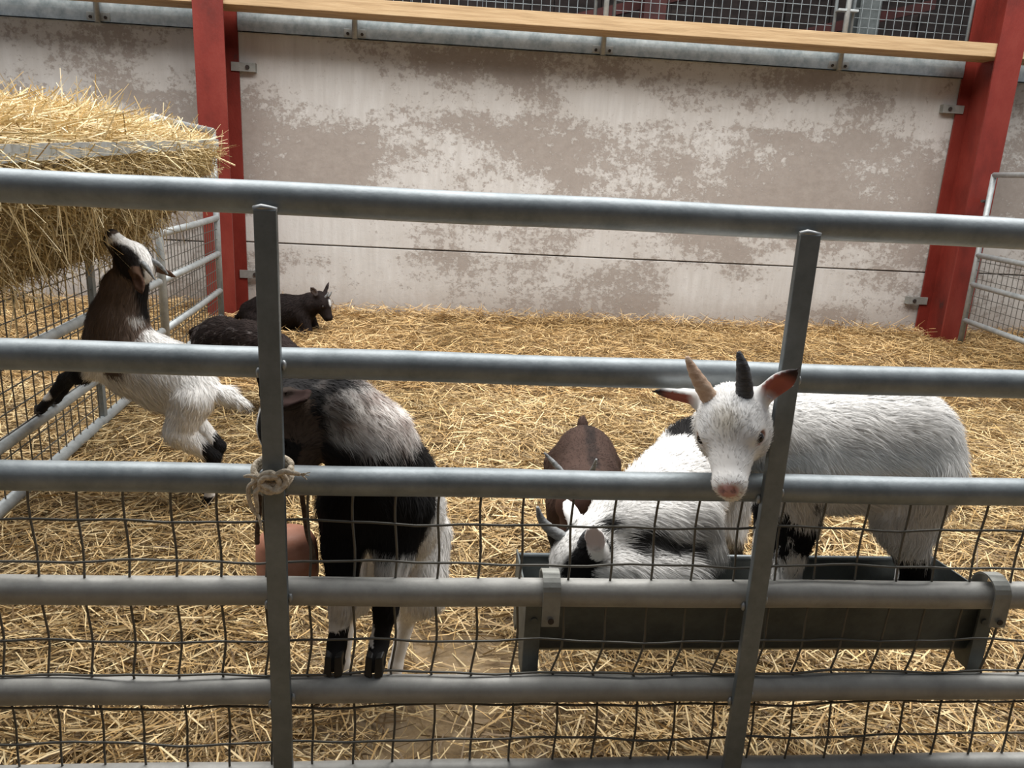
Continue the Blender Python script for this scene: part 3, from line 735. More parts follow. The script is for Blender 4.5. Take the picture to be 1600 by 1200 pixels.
def goat(label, root, spine, neck, legs, head, tail=None, vox=.005, color=None, fur_n=9000, fur_len=1.0, fur_w=.0016, extra=(), leg_r=1.0, flow_g=.35, hooves=True):
    r = empty('goat', root); tag(r, label, 'goat', 'goats in the pen')
    PR = []
    for (a, ra), (b, rb) in zip(spine[:-1], spine[1:]):
        d = np.array(b)-np.array(a); lat = nv(np.cross(d, (0,0,1)))
        PR.append(cone(a, b, ra, rb, 'body', .045, .026, n=lat, s=.86))
    for (a, ra), (b, rb) in zip(neck[:-1], neck[1:]): PR.append(cone(a, b, ra, rb, 'neck', .035, .022))
    fixed = []
    for kind, P in legs:                       # hooves stand on the litter base, not above it
        P = [list(q) for q in P]
        if -.01 < P[-1][2] < .06:
            dz = float(ground(np.array([P[-1][0]]), np.array([P[-1][1]]))[0])+.002-(P[-1][2]-.012*leg_r)
            for q, w_ in ((P[-1], 1), (P[-2], 1), (P[-3], .5)): q[2] += dz*w_
        fixed.append((kind, P))
    legs = fixed
    for li, (kind, P) in enumerate(legs):
        R = [.056,.036,.0205,.0150,.0175] if kind == 'f' else [.066,.047,.0215,.0155,.0175]
        F = [.022,.016,.007,.005,.004]
        for k in range(len(P)-1):
            PR.append(cone(P[k], P[k+1], R[k]*leg_r, R[k+1]*leg_r, 'leg%d' % li, .025 if k == 0 else .012, F[k]))
    if tail:
        for (a, ra), (b, rb) in zip(tail[:-1], tail[1:]): PR.append(cone(a, b, ra, rb, 'tail', .015, .03))
    PR += list(extra)
    # head
    c = np.array(head['c'], float); s = head.get('s', 1.0); B = basis(head['f'], head['up'])
    hl = lambda x, y, z: c+s*(x*B[0]+y*B[1]+z*B[2])
    bk = -B[0]+.25*B[2]
    HP = [ell(hl(0,0,0), np.array([.058,.053,.052])*s, B, 'head', .02, .010, bk),
          ell(hl(.030,0,.016), np.array([.046,.046,.034])*s, B, 'head', .02, .012, bk),
          cone(hl(.035,0,.0), hl(.118,0,-.026), .043*s, .0245*s, 'head', .022, .009, bk),
          cone(hl(.0,0,-.030), hl(.106,0,-.046), .036*s, .0185*s, 'head', .02, .010, bk),
          ell(hl(.129,0,-.025), np.array([.018,.0225,.0175])*s, B, 'nose', .014, .004, bk),
          ell(hl(.118,0,-.051), np.array([.018,.0175,.0125])*s, B, 'nose', .008, .006, bk)]
    for y in (-1, 1):
        HP += [ell(hl(.050,.033*y,.012), np.array([.022,.014,.013])*s, B, 'head', .012, .006, bk),
               ell(hl(.020,.034*y,-.024), np.array([.036,.022,.030])*s, B, 'head', .02, .009, bk),
               ell(hl(.0595,.0475*y,.004), np.array([.0115,.0075,.0085])*s, B, 'socket', .006, .0, bk, sub=True),
               ell(hl(.146,.0095*y,-.019), np.array([.006,.0032,.0042])*s, B, 'nose', .003, .0, bk, sub=True)]
    HP.append(ell(hl(.136,0,-.0405), np.array([.022,.022,.0020])*s, B, 'nose', .003, 0, bk, sub=True))
    PR += HP
    ears = []
    for (yb, d, nrm, L, Wd) in head['ears']:
        d = d[0]*B[0]+d[1]*B[1]+d[2]*B[2]; d = nv(d); nm = nrm[0]*B[0]+nrm[1]*B[1]+nrm[2]*B[2]; nm = nv(nm-d*(nm@d)); sd = np.cross(nm, d)
        base = hl(-.018, .044*yb, .020); RB = np.array([d, sd, nm]); L *= s; Wd *= s
        ears.append((base, d, nm, L))
        PR.append(cone(base, base+d*L*.35, .017*s, .0145*s, 'ear', .012, .005, d))
        PR.append(ell(base+d*L*.50, np.array([L*.40, Wd*.5, .0080*s]), RB, 'ear', .008, .004, d))
        PR.append(cone(base+d*L*.58, base+d*L*1.0, Wd*.43, Wd*.07, 'ear', .006, .004, d, n=nm, s=.36))
        PR.append(ell(base+d*L*.53+nm*.0085*s, np.array([L*.36, Wd*.33, .0078*s]), RB, 'ear', .004, 0, d, sub=True))
    lo = np.min([p.bounds(.02)[0] for p in PR], 0); hi = np.max([p.bounds(.02)[1] for p in PR], 0)
    n = np.ceil((hi-lo)/vox).astype(int)+1
    d = np.full(n, .5, np.float32)
    ax = [lo[k]+vox*np.arange(n[k]) for k in range(3)]
    for p in PR:
        m = max(p.k*1.2, 2.5*vox); a, b = p.bounds(m)
        i0 = np.clip(((a-lo)/vox).astype(int), 0, n); i1 = np.clip(((b-lo)/vox).astype(int)+2, 0, n)
        G = np.stack(np.meshgrid(*[ax[k][i0[k]:i1[k]] for k in range(3)], indexing='ij'), -1)
        e = p.dist(G); sl = tuple(slice(i0[k], i1[k]) for k in range(3)); c0 = d[sl]
        if p.sub:
            e = -e; hh = np.clip(.5-.5*(c0-e)/p.k, 0, 1); d[sl] = c0*(1-hh)+e*hh+p.k*hh*(1-hh)
        else:
            hh = np.clip(.5+.5*(e-c0)/p.k, 0, 1); d[sl] = e*(1-hh)+c0*hh-p.k*hh*(1-hh)
    V, Q = surface_nets(d, lo, vox)
    # normals
    fn = np.cross(V[Q[:, 2]]-V[Q[:, 0]], V[Q[:, 3]]-V[Q[:, 1]])
    Nn = np.zeros_like(V)
    for k in range(4): np.add.at(Nn, Q[:, k], fn)
    Nn /= np.maximum(np.linalg.norm(Nn, axis=1), 1e-12)[:, None]
    # nearest primitive -> tag, fur, flow
    solid = [p for p in PR if not p.sub]
    DD = np.stack([np.abs(p.dist(V)) for p in solid], 1)
    w = np.exp(-DD/.012)+1e-9; w /= w.sum(1)[:, None]; near = DD.argmin(1)
    flow = w@np.stack([p.flow for p in solid])+np.array([0, 0, -flow_g]); flow -= Nn*(flow*Nn).sum(1)[:, None]
    flow /= np.maximum(np.linalg.norm(flow, axis=1), 1e-6)[:, None]
    furl = w@np.array([p.fur for p in solid])
    tags = np.array([solid[i].tag for i in near]); tp = np.zeros(len(V))
    for i, p in enumerate(solid):
        mm = near == i; tp[mm] = p.tpar(V[mm])
    H = (V-c)@B.T/s                        # head-local coordinates
    inner = np.zeros(len(V), bool); eart = np.zeros(len(V))
    for base, dd, nm, L in ears:
        me = (tags == 'ear') & (((V-base)@dd) > -.01) & (((V-base)@dd) < L*1.2) & (np.linalg.norm(V-base-np.outer((V-base)@dd, dd), axis=1) < L*.4)
        inner |= me & (Nn@nm > .25); eart[me] = ((V-base)@dd)[me]/L
    for hn in head.get('horns', ()):       # keep fur off the horn bases
        b0 = hl(*hn[0][0]); furl[np.linalg.norm(V-b0, axis=1) < .014*s] *= .3
    for y in (-1, 1):
        eye_d = np.linalg.norm(V-hl(.056, .044*y, .004), axis=1); furl[eye_d < .016*s] *= .15
    furl[inner] *= .2
    cols = color(dict(V=V, N=Nn, tag=tags, t=tp, H=H, inner=inner, ear=eart, near=near))
    cols = np.clip(cols, 0, 1)
    body = link('body', np_mesh('body', V, quads=Q, cols=cols), M['skin'], r)
    # coat
    T = np.concatenate([Q[:, [0,1,2]], Q[:, [0,2,3]]]); ar = np.linalg.norm(np.cross(V[T[:, 1]]-V[T[:, 0]], V[T[:, 2]]-V[T[:, 0]]), axis=1)
    fl_t = furl[T].mean(1); pw = ar*np.clip(fl_t/.004, 0, 1)*np.where(fl_t < .014, 2.2, 1.0); pw /= pw.sum()
    ti = rng.choice(len(T), fur_n, p=pw); u = rng.random((fur_n, 2)); sw = u.sum(1) > 1; u[sw] = 1-u[sw]
    bw = np.stack([1-u.sum(1), u[:, 0], u[:, 1]], 1)[..., None]; tv = T[ti]
    P = (V[tv]*bw).sum(1); Nf = (Nn[tv]*bw).sum(1); Fl = (flow[tv]*bw).sum(1); Lf = (furl[tv]*bw[..., 0]).sum(1)*fur_len*rng.uniform(.6, 1.45, fur_n); Cf = (cols[tv]*bw).sum(1)
    clump = np.stack([vnoise(P, 38, q)-.5 for q in (1, 2, 3)], 1)
    Fl = Fl+clump*.9+rng.normal(0, .16, (fur_n, 3)); Fl -= Nf*(Fl*Nf).sum(1)[:, None]; Fl /= np.maximum(np.linalg.norm(Fl, axis=1), 1e-6)[:, None]
    lift = rng.uniform(.12, .42, (fur_n, 1))*np.clip(Lf/.016, .35, 1)[:, None]; d1 = Fl+Nf*lift; d1 /= np.linalg.norm(d1, axis=1)[:, None]
    d2 = Fl+Nf*(lift*.35)+[0, 0, -.12]; d2 /= np.linalg.norm(d2, axis=1)[:, None]
    sd = np.cross(d1, Nf); sd /= np.maximum(np.linalg.norm(sd, axis=1), 1e-6)[:, None]
    hw = sd*(fur_w*rng.uniform(.6, 1.3, fur_n)*.5)[:, None]; b0 = P-Nf*.001; b1 = b0+d1*(Lf*.5)[:, None]; b2 = b1+d2*(Lf*.5)[:, None]
    VV = np.stack([b0-hw, b0+hw, b1-hw*.85, b1+hw*.85, b2], 1).reshape(-1, 3); o = np.arange(fur_n)[:, None]*5
    VP = VV.reshape(-1, 5, 3); hit = np.zeros(fur_n, bool)
    for x in UX: hit |= ((np.abs(VP[:, :, 0]-x) < .0168) & (VP[:, :, 1] > GY-RR-.012) & (VP[:, :, 1] < GY-RR+.003)).any(1)
    for z in RAILS: hit |= (((VP[:, :, 1]-GY)**2+(VP[:, :, 2]-z)**2) < (RR+.0005)**2).any(1)
    VV = VP[~hit].reshape(-1, 3); Cf = Cf[~hit]; Nf = Nf[~hit]; d1 = d1[~hit]; fur_n = len(Cf); o = np.arange(fur_n)[:, None]*5
    Cf = Cf*rng.uniform(.82, 1.14, (fur_n, 1)); CC = np.repeat(np.clip(Cf, 0, 1), 5, 0)
    fo = link('coat', np_mesh('coat', VV, quads=o+np.array([[0,1,3,2]]), tris=o+np.array([[2,3,4]]), cols=CC, smooth=False), M['fur'], r)
    na = fo.data.attributes.new('Nrm', 'FLOAT_VECTOR', 'POINT'); na.data.foreach_set('vector', np.repeat(Nf*.8+d1*0+rng.normal(0, .10, Nf.shape), 5, 0).astype(np.float32).ravel())
    tag(fo, kind='stuff')
    # eyes, horns, hooves
    for y in (-1, 1):
        e = MB().sphere(tuple(hl(.0560, .0415*y, .004)), .0098*s, 14, 10).build('eye', M['eye'], r)
    for pts, rad, m in head.get('horns', ()):
        tube_obj('horn', [tuple(hl(*p)) for p in pts], [x*s for x in rad], M[m], r, 14, 7)
    if hooves:
        for li, (kind, P) in enumerate(legs):
            dv = np.array(P[-1], float)-np.array(P[-2], float)
            hf = head.get('hoof_dir', {}).get(li, None)
            fw_ = hf if hf is not None else (spine[0][0][0]-spine[-1][0][0], spine[0][0][1]-spine[-1][0][1], 0)
            hoof(np.array(P[-1])-np.array([0, 0, .012*leg_r]), fw_, 1.15*leg_r, r)
    return r

# ---- coat colours
WHITE = np.array([.85,.83,.80]); CREAM = np.array([.70,.62,.52]); BLACK = np.array([.012,.011,.011]); DBROWN = np.array([.030,.019,.015])
BROWN = np.array([.092,.066,.051]); PINK = np.array([.66,.36,.31]); TAN = np.array([.20,.10,.06])
def blend(c, m, col):
    m = np.clip(m, 0, 1)[:, None]; return c*(1-m)+np.asarray(col)*m
def blob(V, c, r, soft=.3, seed=0, ns=22, amp=.5):
    d = np.linalg.norm((V-np.array(c))/np.array(r), axis=1)+amp*(fbm(V, ns, seed, 3)-.5)*2
    return np.clip((1+soft/2-d)/soft, 0, 1)
def head_common(c, D, nose, innerc, tipc=None, rim=None):
    H = D['H']; hd = (D['tag'] == 'nose') | (D['tag'] == 'head')
    npad = np.clip((.0175-np.linalg.norm((H-[.147,0,-.021])/[1,1.1,.80], axis=1))/.005, 0, 1)*hd
    c = blend(c, npad, nose)
    mouth = (np.abs(H[:, 2]+.0405) < .0022) & (H[:, 0] > .118) & hd; c = blend(c, mouth*.7, np.asarray(nose)*.45)
    nost = np.minimum(np.linalg.norm(H-[.147,.0095,-.019], axis=1), np.linalg.norm(H-[.147,-.0095,-.019], axis=1)); c = blend(c, (nost < .0044)*hd*.8, np.asarray(nose)*.25)
    for y in (-1, 1):
        ed = np.linalg.norm((H-[.056,.044*y,.003])/[1.15,1,.9], axis=1); c = blend(c, np.clip((.0150-ed)/.003, 0, 1)*hd*(.85 if rim is not None else 0), rim if rim is not None else nose)
    c = blend(c, D['inner']*np.clip((D['ear']-.12)/.2, 0, 1), innerc)
    if tipc is not None: c = blend(c, np.clip((D['ear']-.60-.08*(fbm(D['V'], 90, 3)-.5))/.25, 0, .95)*(D['tag'] == 'ear'), tipc)
    return c

# ---- white goat with its head through the gate
def col_white(D):
    V = D['V']; H = D['H']; c = np.tile(WHITE, (len(V), 1))*(.96+.08*fbm(V, 14, 4)[:, None])
    hd = D['tag'] == 'head'
    c = blend(c, .85*np.clip((.036-np.linalg.norm((H-[.062,0,.040])/[1,.8,1], axis=1))/.03, 0, 1)*hd, (.56,.50,.40))
    c = blend(c, .35*np.clip((.04-np.linalg.norm((H-[.10,0,.0])/[1.2,.7,1], axis=1))/.03, 0, 1)*hd, (.62,.55,.48))
    for lg in ('leg0', 'leg1'):
        m = D['tag'] == lg; z = V[:, 2]+.12*(fbm(V, 45, 2)-.5)
        c = blend(c, m*((z > .485) & (z < .55))*1.0, BLACK); c = blend(c, m*(z < .36), BLACK)
    for lg in ('leg2', 'leg3'):
        m = D['tag'] == lg; z = V[:, 2]+.12*(fbm(V, 45, 2)-.5)
        c = blend(c, m*(z < (.47 if lg == 'leg2' else .38)), BLACK)
    c = blend(c, blob(V, (.84, 1.25, .55), (.03,.03,.028), .4, 8), BLACK*2)
    c = blend(c, blob(V, (.655, 1.22, .60), (.018,.02,.014), .4, 3), (.10,.10,.10))
    return head_common(c, D, (.64,.36,.33), (.42,.14,.11), (.03,.026,.026), (.34,.15,.12))
goat('white goat with one tan and one dark horn pushing its head through the gate', (.74, 1.31, .29),
     spine=[((.625,1.305,.672),.102), ((.74,1.315,.662),.106), ((.84,1.325,.672),.110), ((.87,1.33,.665),.102)],
     neck=[((.446,1.085,.783),.043), ((.456,1.150,.763),.045), ((.502,1.222,.735),.062), ((.60,1.285,.685),.085)],
     legs=[('f', [(.635,1.265,.64),(.650,1.262,.545),(.648,1.265,.43),(.645,1.268,.345),(.640,1.268,.3045)]),
           ('f', [(.635,1.345,.64),(.645,1.35,.545),(.640,1.345,.43),(.636,1.34,.345),(.630,1.34,.3045)]),
           ('h', [(.885,1.28,.63),(.855,1.265,.545),(.905,1.268,.44),(.885,1.27,.345),(.878,1.27,.3045)]),
           ('h', [(.905,1.38,.63),(.895,1.385,.545),(.945,1.35,.44),(.935,1.34,.345),(.928,1.34,.3045)])],
     head=dict(c=(.422,1.060,.806), f=(-.31,-.84,-.45), up=(-.37,-.36,.86), s=.91,
               ears=[(1, (-.10,.74,.58), (.80,.25,-.10), .080, .044), (-1, (-.10,-.97,.22), (.70,-.15,-.40), .088, .042)],
               horns=[([(.006,.023,.036),(.0,.026,.066),(-.008,.026,.094),(-.018,.022,.116)], [.0145,.0132,.0098,.003], 'horn_dark'),
                      ([(.006,-.027,.036),(.0,-.038,.064),(-.010,-.050,.090),(-.020,-.058,.112)], [.0145,.0130,.009,.003], 'horn_tan')]),
     tail=[((.955,1.335,.70),.024), ((.975,1.34,.645),.020), ((.975,1.345,.60),.010)],
     extra=[cone((.895,1.335,.63),(.925,1.335,.505),.078,.046,'body',.04,.03)],
     vox=.0038, color=col_white, fur_n=70000, fur_len=1.1, fur_w=.0013, leg_r=1.12)

# ---- black, white and grizzled goat with its front feet on the gate
def col_front(D):
    V = D['V']; H = D['H']; c = np.tile(BLACK, (len(V), 1))
    nk = fbm(V*[1,1,1], 60, 3)[:, None]
    nk = np.clip((nk-.3)/.4, 0, 1); griz = np.array([.30,.23,.20])*(1-nk)+np.array([.88,.83,.78])*nk
    # neck crest: grizzled pale fur on its upper side
    g = blob(V, (-.118,1.27,.725), (.105,.085,.062), .45, 4, 20, .35)*np.clip((V[:, 2]-.655+(V[:, 0]+.12)*.55)/.02, 0, 1)
    c = blend(c, g*1.0, 0); c = c+g[:, None]*griz*1.0
    c = blend(c, blob(V, (-.045,1.33,.66), (.045,.08,.05), .5, 9)*(D['tag'] != 'neck')*.9, BLACK)
    fl = np.clip((V[:, 1]-1.42)/.03+(fbm(V, 20, 2)-.5)*3, 0, 1); c = blend(c, fl*(np.isin(D['tag'], ('body', 'tail', 'leg2', 'leg3'))), WHITE)
    c = blend(c, np.clip((.475-V[:, 2])/.02+(fbm(V, 30, 2)-.5)*2, 0, 1)*(D['tag'] == 'body'), WHITE*.95)
    c = blend(c, np.clip((V[:, 0]+.035)/.015+(fbm(V, 26, 7)-.5)*2.5, 0, 1)*(D['tag'] == 'body')*(V[:, 2] < .60), WHITE)
    z = V[:, 2]+.012*(fbm(V, 40, 5)-.5)
    m = D['tag'] == 'leg0'; c = blend(c, m*((z > .365) & (z < .435)), WHITE*.9)
    c = blend(c, blob(V, (-.085,1.25,.475), (.045,.06,.030), .4, 3), WHITE*.9)
    m = D['tag'] == 'leg1'; c = blend(c, m*((z > .34) & (z < .375) & (V[:, 0] < -.112)), WHITE*.9)
    hd = np.isin(D['tag'], ('head', 'nose')); c = blend(c, hd*1.0, BROWN*.9)
    c = blend(c, hd*(np.abs(H[:, 1]) < .052)*(H[:, 2] > -.03)*1.0, BLACK*1.5)
    c = blend(c, hd*np.clip((.019-np.abs(H[:, 1]))/.006, 0, 1)*(H[:, 0] > -.01)*(H[:, 2] > -.012), WHITE)
    c = blend(c, (D['tag'] == 'ear')*1.0, BROWN*.35)
    return head_common(c, D, (.05,.04,.04), (.022,.010,.008))
goat('black and white goat standing with front hooves on the gate rail', (-.10, 1.5, 0),
     spine=[((-.118,1.288,.575),.090), ((-.105,1.36,.545),.102), ((-.098,1.50,.45),.106), ((-.095,1.58,.38),.098)],
     neck=[((-.225,1.262,.738),.050), ((-.178,1.265,.728),.060), ((-.132,1.285,.672),.072), ((-.110,1.31,.60),.085)],
     legs=[('f', [(-.165,1.262,.56),(-.172,1.245,.49),(-.170,1.205,.395),(-.176,1.187,.336),(-.177,1.166,.3165)]),
           ('f', [(-.070,1.262,.56),(-.082,1.245,.49),(-.094,1.205,.395),(-.104,1.187,.336),(-.108,1.164,.3165)]),
           ('h', [(-.165,1.58,.35),(-.190,1.50,.25),(-.215,1.61,.15),(-.222,1.58,.050),(-.224,1.565,.018)]),
           ('h', [(-.045,1.58,.35),(-.035,1.50,.25),(-.075,1.61,.15),(-.100,1.58,.050),(-.103,1.565,.018)])],
     head=dict(c=(-.250,1.255,.738), f=(-.30,-.22,-.92), up=(-.93,-.10,.33), s=.98, hoof_dir={0: (-.05,-1,-.25), 1: (-.12,-1,-.25)},
               ears=[(1, (-.16,.74,-.36), (-.63,.62,.31), .068, .056), (-1, (-.5,-.85,.1), (.3,-.75,.4), .075, .048)]),
     tail=[((-.095,1.67,.42),.022), ((-.09,1.72,.43),.018), ((-.09,1.75,.40),.008)],
     vox=.0045, color=col_front, fur_n=50000, fur_len=1.0, fur_w=.0014)

# ---- spotted goat feeding in the trough
def col_spot(D):
    V = D['V']; H = D['H']; c = np.tile(WHITE*.97, (len(V), 1))*(.94+.1*fbm(V, 14, 4)[:, None])
    bt = np.isin(D['tag'], ('body', 'neck'))
    c = blend(c, blob(V, (.575,1.72,.575), (.060,.085,.045), .3, 3, 14, .6)*bt, BLACK)
    c = blend(c, blob(V, (.325,1.355,.455), (.055,.050,.050), .35, 6, 26, .8)*(D['tag'] != 'ear'), BLACK)
    c = blend(c, blob(V, (.405,1.335,.455), (.055,.045,.040), .5, 11, 34, 1.2)*bt*.95, BLACK)
    c = blend(c, blob(V, (.37,1.43,.525), (.045,.035,.020), .4, 15, 30, .9)*.9, BLACK)
    c = blend(c, blob(V, (.455,1.330,.435), (.045,.035,.035), .6, 8, 30, 1.0)*.7, BLACK)
    for lg in ('leg0', 'leg1', 'leg2', 'leg3'):
        c = blend(c, (D['tag'] == lg)*np.clip(((.425 if lg in ('leg0', 'leg1') else .30)-V[:, 2])/.02+(fbm(V, 45, 2)-.5)*4, 0, 1), BLACK)
    hd = D['tag'] == 'head'
    c = blend(c, hd*np.clip((np.abs(H[:, 1])-.022)/.006, 0, 1)*np.clip((.085-H[:, 0])/.01+(fbm(V, 50, 2)-.5)*2, 0, 1)*(H[:, 2] > -.045), BLACK)
    c = blend(c, (D['tag'] == 'ear')*(fbm(V, 60, 3) > .60)*(D['ear'] > .6), (.1,.1,.1))
    return head_common(c, D, (.62,.38,.36), (.72,.60,.58))
goat('black and white spotted goat with a curved grey horn feeding from the trough', (.58, 1.65, 0),
     extra=[cone((.365,1.375,.474),(.47,1.380,.484),.050,.068,'body',.03,.026),
            cone((.315,1.312,.418),(.455,1.308,.405),.040,.052,'body',.03,.028)],
     spine=[((.455,1.475,.482),.090), ((.525,1.585,.455),.112), ((.62,1.745,.460),.112), ((.675,1.83,.465),.100)],
     neck=[((.292,1.345,.458),.046), ((.355,1.392,.482),.056), ((.435,1.465,.488),.080)],
     legs=[('f', [(.505,1.405,.480),(.520,1.345,.435),(.500,1.325,.375),(.495,1.325,.330),(.490,1.320,.3045)]),
           ('f', [(.405,1.440,.485),(.415,1.370,.455),(.400,1.332,.385),(.395,1.328,.333),(.390,1.322,.3045)]),
           ('h', [(.73,1.78,.42),(.705,1.72,.30),(.770,1.80,.19),(.750,1.785,.055),(.742,1.775,.022)]),
           ('h', [(.615,1.875,.42),(.585,1.82,.30),(.650,1.91,.19),(.630,1.895,.055),(.622,1.885,.022)])],
     head=dict(c=(.276,1.333,.447), f=(-.66,-.14,-.70), up=(-.50,-.30,.80), s=.92,
               ears=[(1, (-.30,.15,.72), (.55,.75,.1), .085, .042), (-1, (-.30,-.90,.15), (.55,-.4,-.4), .080, .040)],
               horns=[([(.002,.022,.038),(-.024,.028,.056),(-.050,.030,.060)], [.0115,.009,.003], 'horn_dark'),
                      ([(.014,-.022,.040),(.022,-.040,.070),(.020,-.052,.100),(.006,-.056,.128)], [.0130,.0120,.0085,.003], 'horn_grey')]),
     tail=[((.735,1.91,.52),.020), ((.76,1.95,.53),.016), ((.775,1.97,.50),.008)],
     vox=.0045, color=col_spot, fur_n=52000, fur_len=1.2, fur_w=.0014)

# ---- brown goat behind the trough
def col_brown(D):
    V = D['V']; c = np.tile(np.array([.062,.038,.030]), (len(V), 1))*(.75+.5*fbm(V, 16, 4)[:, None])
    ds = np.clip((.022-np.abs(V[:, 0]-.425-(V[:, 1]-2.1)*.12))/.012, 0, 1)*(D['N'][:, 2] > .3)*(D['tag'] == 'body'); c = blend(c, ds*.75*np.clip(fbm(V, 30, 2)*1.6, 0, 1), BLACK)
    for lg in ('leg0', 'leg1', 'leg2', 'leg3'): c = blend(c, (D['tag'] == lg)*np.clip((.22-V[:, 2])/.03, 0, 1), BLACK)
    c = blend(c, (D['tag'] == 'head')*.5, (.085,.042,.030))
    return head_common(c, D, (.02,.018,.018), (.16,.06,.045))
goat('reddish brown goat with pale horns feeding behind the trough beside the spotted goat', (.41, 2.05, 0),
     spine=[((.385,1.95,.275),.100), ((.41,2.05,.272),.110), ((.43,2.20,.285),.108), ((.435,2.25,.29),.100)],
     neck=[((.352,1.815,.345),.048), ((.370,1.885,.330),.060), ((.39,1.95,.29),.082)],
     legs=[('f', [(.33,1.94,.27),(.325,1.95,.18),(.33,1.93,.11),(.33,1.93,.04),(.33,1.91,.012)]), ('f', [(.45,1.94,.27),(.455,1.95,.18),(.45,1.93,.11),(.45,1.93,.04),(.45,1.91,.012)]),
           ('h', [(.37,2.26,.26),(.36,2.20,.19),(.37,2.29,.13),(.37,2.27,.04),(.37,2.25,.012)]), ('h', [(.50,2.26,.26),(.51,2.20,.19),(.50,2.29,.13),(.50,2.27,.04),(.50,2.25,.012)])],
     head=dict(c=(.345,1.800,.362), f=(-.38,-.50,-.78), up=(-.62,-.66,.6), s=.92,
               ears=[(1, (-.2,.95,-.05), (.6,.1,-.5), .08, .042), (-1, (-.2,-.95,-.05), (.6,-.1,-.5), .08, .042)],
               horns=[([(-.010,.024,.040),(-.030,.042,.062),(-.050,.066,.096),(-.066,.086,.134)], [.010,.009,.007,.0025], 'horn_grey'),
                      ([(-.010,-.024,.040),(-.030,-.042,.060),(-.046,-.066,.084),(-.060,-.092,.104)], [.010,.009,.007,.0025], 'horn_grey')]),
     tail=[((.44,2.33,.345),.016), ((.442,2.35,.370),.014), ((.442,2.36,.385),.010)],
     vox=.0055, color=col_brown, fur_n=24000, fur_len=.55, leg_r=.9)

# ---- goat reared up at the hay rack
def col_rear(D):
    V = D['V']; H = D['H']; c = np.tile(WHITE, (len(V), 1))*(.95+.1*fbm(V, 14, 4)[:, None])
    fr = np.clip((-1.015-V[:, 0]+(V[:, 2]-.50)*.42)/.02+(fbm(V, 24, 2)-.5)*2, 0, 1)*np.isin(D['tag'], ('body', 'neck'))*(V[:, 2] > .445)
    nb = BROWN*(1.0+1.0*fbm(V, 40, 3)[:, None]); c = c*(1-fr[:, None])+nb*fr[:, None]
    c = blend(c, (D['tag'] == 'neck')*(V[:, 2] > .56)*1.0, BROWN*1.5)
    c = blend(c, np.clip((V[:, 0]+1.015)/.02, 0, 1)*(D['tag'] == 'neck')*(V[:, 2] > .62), BLACK)
    c = blend(c, blob(V, (-.955,2.50,.60), (.05,.09,.022), .4, 5), BLACK*1.5)
    c = blend(c, blob(V, (-.985,2.50,.628), (.042,.08,.024), .4, 6), WHITE)
    for lg in ('leg0', 'leg1'): c = blend(c, (D['tag'] == lg)*np.clip((-1.165-V[:, 0])/.015+(fbm(V, 40, 2)-.5)*2, 0, 1), BLACK)
    c = blend(c, blob(V, (-1.365,2.655,.335), (.022,.03,.022), .3, 1)*(D['tag'] == 'leg0'), WHITE)
    for lg in ('leg2', 'leg3'):
        m = D['tag'] == lg; c = blend(c, m*np.clip((V[:, 2]-.12)/.02, 0, 1)*np.clip((.245-V[:, 2])/.02, 0, 1)*(V[:, 0] > -.80+.015*(fbm(V, 40, 2)-.5)), BLACK); c = blend(c, m*(V[:, 2] < .03), BLACK)
    hd = np.isin(D['tag'], ('head', 'nose'))
    c = blend(c, hd*1.0, BROWN*.75); c = blend(c, hd*(H[:, 2] > -.025)*(H[:, 0] < .085)*.9, BLACK*1.3)
    c = blend(c, hd*np.clip((.03+.012*(fbm(V, 40, 8)-.5)-np.abs(H[:, 1]))/.008, 0, 1)*(H[:, 2] > .0)*(H[:, 0] > -.06), WHITE)
    c = blend(c, (D['tag'] == 'nose')*1.0, BLACK*1.3); c = blend(c, hd*(H[:, 0] > .10)*(H[:, 0] < .122)*(H[:, 2] > -.04), WHITE*.8)
    c = blend(c, (D['tag'] == 'ear')*1.0, np.array([.10,.058,.038]))
    return head_common(c, D, (.02,.018,.018), (.09,.05,.035))
